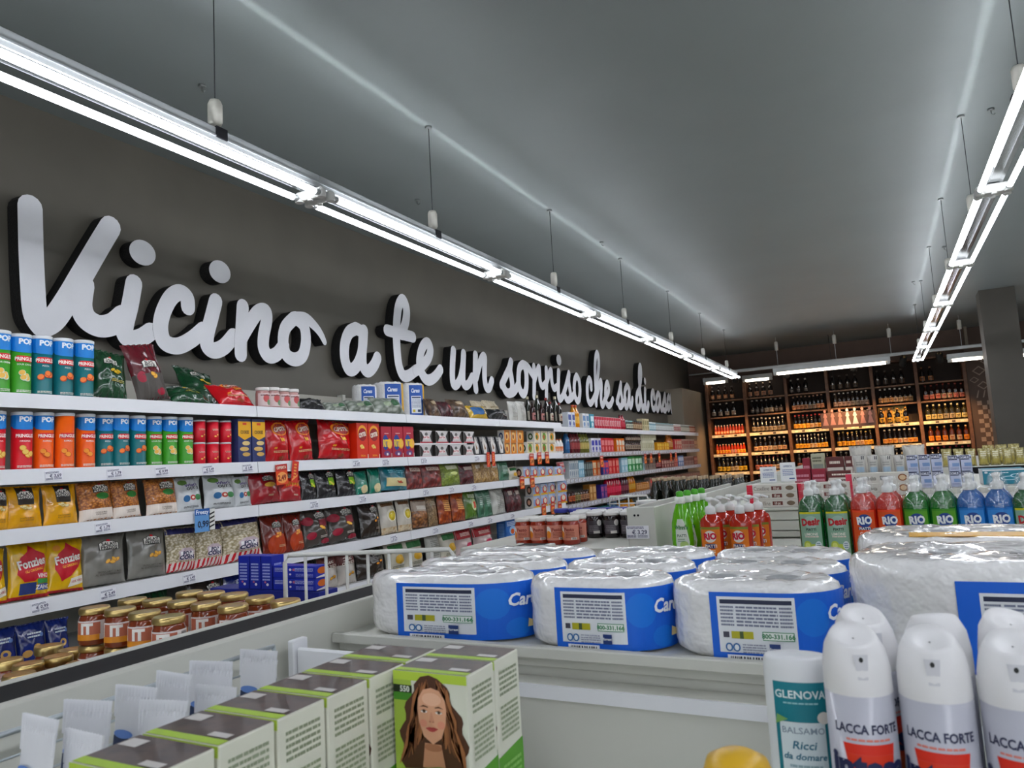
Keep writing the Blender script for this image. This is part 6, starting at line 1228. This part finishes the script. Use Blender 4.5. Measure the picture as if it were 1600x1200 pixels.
# sauce jars and dark jars behind
jx = [onY(px, 850, 3.0).x for px in (816, 840, 866, 891)]
for r_ in range(2):
    for i, x in enumerate(jx): put('jar_sauce', 'jar', 'white-lidded red sauce jar in the %s row' % ('front', 'rear')[r_], 'on grey counter', 'jar', (x, 3.02+r_*.085, J2+.0005), R(random.uniform(-12, 18)), 1)
for r_ in range(3):
    for i in range(6):
        x = -1.38+i*.083-.02*r_
        if x < -1.05: put('jar_dark', 'jar', 'dark jam jar in the %s row' % ('front', 'middle', 'rear')[r_], 'beside the sauce jars', 'jar', (x, 3.27+r_*.085, J2+.0005), R(random.uniform(-12, 12)), 1)
for i in range(6): put('jar_blue', 'jar', 'low jar with dark blue lid', 'behind the dark jam jars', 'jar', (-1.62+i*.083, 3.62, J2+.0005), 0, (1, 1, 1.25))
for i in range(3): put('jar_big', 'jar', 'wide olive jar with white lid', 'behind the dark jam jars', 'jar', (-1.50+i*.113+.30, 3.78, J2+.0005), 0, (1, 1, 1.35))

# toilet rolls
for r_ in range(3):
    for i, x in enumerate((-.760, -.4645, -.2165)):
        put('rolls', 'toilet_roll_pack', 'white and blue toilet roll pack in the %s row' % ('front', 'middle', 'rear')[r_], 'on the counter', 'toilet paper', (x, 1.182+r_*.154, TPZ), R(2 if i == 0 and r_ == 0 else random.uniform(-1.5, 1.5)), (1.42 if i == 0 else 1.045, 1, 1.0))
for r_ in range(2): put('rolls_big', 'toilet_roll_pack', 'large toilet roll pack in the %s row' % ('front', 'rear')[r_], 'behind the hair sprays', 'toilet paper', (.145, 1.235+r_*.262, TPZ), 0, 1)
g = G().box(0, .3, 1.40, 1.46, TPZ+.1405, TPZ+.1415, card('d9a92a')); o = link('paper_strip', g.mesh('paper_strip')); tag(o, 'yellow paper strip lying on the large toilet roll packs', 'strip')

# hair colour boxes
DW = 'beside the sachet rack'
DZ = 1.235-.205
o = link('box_riser', G().box(-.615, -.412, .33, .79, DK+.0005, DZ-.001, BEIGE, .002).mesh('box_riser')); tag(o, 'low pale riser under the hair colour boxes', 'riser')
for i in range(2): put('dye', 'hair_colour_box', 'hair colour box with woman portrait, %s of right column' % ('front', 'second')[i], '', 'box', (-.464, .668+.0285+i*.0585, DZ), 0, 1)
for i in range(6): put('dye', 'hair_colour_box', 'hair colour box, %s from the front of left column' % ORD[i], '', 'box', (-.5605, .376+.0285+i*.0645, DZ), 0, (1, 1.08, 1))
# sachets
for i, (px, py, X) in enumerate(((28, 1158, -.76), (112, 1130, -.76), (188, 1105, -.76), (247, 1082, -.76), (313, 1062, -.76), (388, 1042, -.76), (100, 1182, -.71), (235, 1128, -.71), (318, 1102, -.71))):
    p = onX(px, py, X); h = p.z+.006-1.0015
    put('bag_sachet', 'sachet', 'white sachet with blue print', 'in the %s line of the wire rack' % ('rear' if X < -.75 else 'front'), 'sachet', (X, p.y, 1.0015), R(-3+7*((i*2) % 3)), (.62, 1, h/.12), R(-5), 0)
# hair sprays, conditioner, yellow cap
SPX = [-.052, .006, .064, .122]
for i, x in enumerate(SPX): put('spray', 'hair_spray_can', 'white hair spray can in the front row', 'at the lower right', 'spray can', (x, .717, DK+.0005), R((14, 0, -4, 3)[i]), (1, 1, .985))
for i, x in enumerate(SPX): put('spray', 'hair_spray_can', 'white hair spray can in the rear row', 'at the lower right', 'spray can', (x+.006, .776, DK+.0005), R((25, 190, 30, 8)[i]), (1, 1, 1.0))
put('conditioner', 'conditioner_bottle', 'white conditioner bottle with teal label', 'left of the hair sprays', 'bottle', (-.108, .765, DK+.0005), R(6), (1, 1, .915))
p = onY(1150, 1174, .6); put('yellowcap', 'lotion_bottle', 'bottle with rounded yellow cap', 'at the bottom edge before the conditioner', 'bottle', (p.x, .6, DK+.0005), 0, (.95, .95, (p.z-DK)/.247))

# washing-up liquids
BW2 = 'behind the toilet rolls'
def rowY(px, Y, py=850): return onY(px, py, Y).x
for px, k, d in ((1271, 'det_desir', 'dark green washing-up liquid bottle'), (1312, 'det_desir', 'dark green washing-up liquid bottle'), (1354, 'det_rio_red', 'red washing-up liquid bottle'), (1395, 'det_rio_red', 'red washing-up liquid bottle'), (1437, 'det_rio_green', 'bright green washing-up liquid bottle'), (1480, 'det_rio_green', 'bright green washing-up liquid bottle'), (1524, 'det_rio_blue', 'blue washing-up liquid bottle'), (1568, 'det_rio_blue', 'blue washing-up liquid bottle'), (1612, 'det_desir', 'dark green washing-up liquid bottle')):
    put(k, 'detergent_bottle', d, 'in the front row', 'bottle', (rowY(px, 2.9), 2.9, B2+.0005), R(random.uniform(-5, 5)), (.95, .95, .98))
    put(k, 'detergent_bottle', d, 'in the second row', 'bottle', (rowY(px, 2.9)+.012, 2.975, B2+.0005), R(random.uniform(-5, 5)), (.95, .95, .98))
for i, (px, Y) in enumerate(((1068, 2.9), (1076, 2.97), (1084, 3.04), (1090, 3.11))): put('winni', 'detergent_bottle', 'lime green detergent bottle with green cap', BW2, 'bottle', (rowY(1068, 2.9)+i*.012, Y, B2+.0005), R(4), (.95, .95, 1.02))
for r_ in range(3):
    for i, px in enumerate((1114, 1160)): put('pump', 'pump_bottle', 'orange pump bottle in the %s row' % ('front', 'middle', 'rear')[r_], 'beside the lime bottles', 'pump bottle', (rowY(px, 2.86)+r_*.02, 2.86+r_*.082, B2+.0005), R(random.uniform(-15, 10)), (1.05, 1.05, 1.02))

# stacked goods on the risers beyond
def fit(key, px0, px1, py0, Y, z, d, name, cat, where, rz=0, n=None, ky=1):
    w, h, dd, _ = KD[key]; x0 = rowY(px0, Y, py0); x1 = rowY(px1, Y, py0); zt = onY((px0+px1)/2, py0, Y).z
    return put(key, name, d, where, cat, ((x0+x1)/2, Y+dd/2*ky, z+.0005), rz, ((x1-x0)*.96/w, ky, max(.3, (zt-z)/h)))
RW = 'on the stepped riser'
for i in range(3):
    o = put('box_cotton', 'foil_box', 'long white kitchen foil box with pink end, %s of three' % ('bottom', 'middle', 'top')[i], RW, 'box', ((rowY(1172, 3.55, 775)+rowY(1247, 3.55, 775))/2, 3.55, T2+.0005+i*.0335), 0, (.72, 1, 1))
for i in range(3): put('box_cotton', 'foil_box', 'kitchen foil box behind dark green bottles, %s of three' % ('bottom', 'middle', 'top')[i], RW, 'box', (rowY(1290, 3.55, 775), 3.55, T2+.0005+i*.0335), 0, (.7, 1, 1))
for i in range(3): put('box_pinkend', 'foil_box', 'foil box with pink end above red bottles, %s of three' % ('bottom', 'middle', 'top')[i], RW, 'box', ((rowY(1335, 3.6, 760)+rowY(1410, 3.6, 760))/2, 3.6, T2+.0005+i*.0605*.72), 0, (.68, 1, .72))
Z4 = 1.2155
for px0, px1, py, d in ((1186, 1212, 730, 'white information card on left'), (1217, 1242, 723, 'white information card on right')): fit('box_white', px0, px1, py, 3.66 if 'left' in d else 3.70, T2+.1015, d, 'display_card', 'card', 'on the foil boxes', rz=R(6)).rotation_euler.x = R(-6)
fit('box_maroon', 1240, 1266, 733, 4.2, Z4, 'wide maroon carton on left', 'carton', 'box', RW); fit('box_maroon', 1267, 1290, 733, 4.2, Z4, 'wide maroon carton on right', 'carton', 'box', RW)
fit('box_brownwin', 1291, 1330, 736, 4.2, Z4, 'pale carton with brown window', 'carton', 'box', RW)
fit('box_maroon', 1253, 1265, 716, 4.45, Z4, 'small maroon carton at the rear', 'carton', 'box', RW); fit('box_greygreen', 1266, 1287, 709, 4.45, Z4, 'beige and green carton at the rear', 'carton', 'box', RW)
fit('box_brownwin', 1289, 1318, 714, 4.45, Z4, 'brown and white carton at the rear', 'carton', 'box', RW); fit('box_brownwin', 1319, 1331, 713, 4.45, Z4, 'narrow brown and white carton', 'carton', 'box', RW)
for i, (a, b) in enumerate(((1419, 1437), (1438, 1456), (1457, 1475))):
    for l_ in range(2): 
        zz = Z4+l_*.081; o = fit('box_bluewhite', a, b, 744, 4.2, Z4, 'small blue-white carton in the %s row' % ('lower', 'upper')[l_], 'small_carton', 'box', 'right of the foil boxes'); o.scale.z = .8; o.location.z = zz+.0005
for i, (a, b) in enumerate(((1485, 1503), (1504, 1522))):
    for l_ in range(2):
        o = fit('box_bluewhite', a, b, 748, 4.2, Z4, 'small blue-white carton in the %s row' % ('lower', 'upper')[l_], 'small_carton', 'box', 'beside the teal carton'); o.scale.z = .75; o.location.z = Z4+l_*.0755+.0005
fit('box_tealcarton', 1533, 1605, 733, 4.3, Z4, 'large teal carton with white waves', 'carton', 'box', 'above the blue bottles')
for i, (a, b) in enumerate(((1331, 1352), (1353, 1372), (1373, 1393), (1394, 1414), (1416, 1436), (1438, 1452))):
    fit('bag_tissue', a, b, 712, 5.05, T3, 'white soap packet with two dark marks', 'soap_packet', 'packet', 'on the long counter', ky=.9)
for i, (a, b, y) in enumerate(((1324, 1362, 699), (1364, 1398, 698), (1408, 1446, 697))):
    fit('bag_cotton', a, b, y, 5.35, T3, 'puffy white cotton bag', 'cotton_bag', 'bag', 'behind the soap packets', ky=.8)
for i in range(7): fit('bag_sponge', 1470+i*19, 1487+i*19, 703-i*.4, 6.1, 1.25, 'pale yellow sponge packet', 'sponge_packet', 'packet', 'on the dark-edged deck')
for i in range(3): fit('bag_sponge', 1535+i*20, 1554+i*20, 697-i, 6.3, 1.25, 'pale yellow sponge packet at the rear', 'sponge_packet', 'packet', 'on the dark-edged deck')
# dark oil bottles on the far left counter
k1 = 'olive_bottle'; bottle(k1, .042, .3, 'oil', glassy('141a10'), plast('b8a080'), '1f2418', None, (.15, .3), 12)
for r_ in range(3):
    for i in range(8): put(k1, 'bottle', 'tan-capped dark bottle in the %s row' % ('front', 'middle', 'rear')[r_], 'on far left counter', 'bottle', (-1.92+i*.1, 6.3+r_*.12, .9605), 0, (1, 1, .98))
finish_labels()
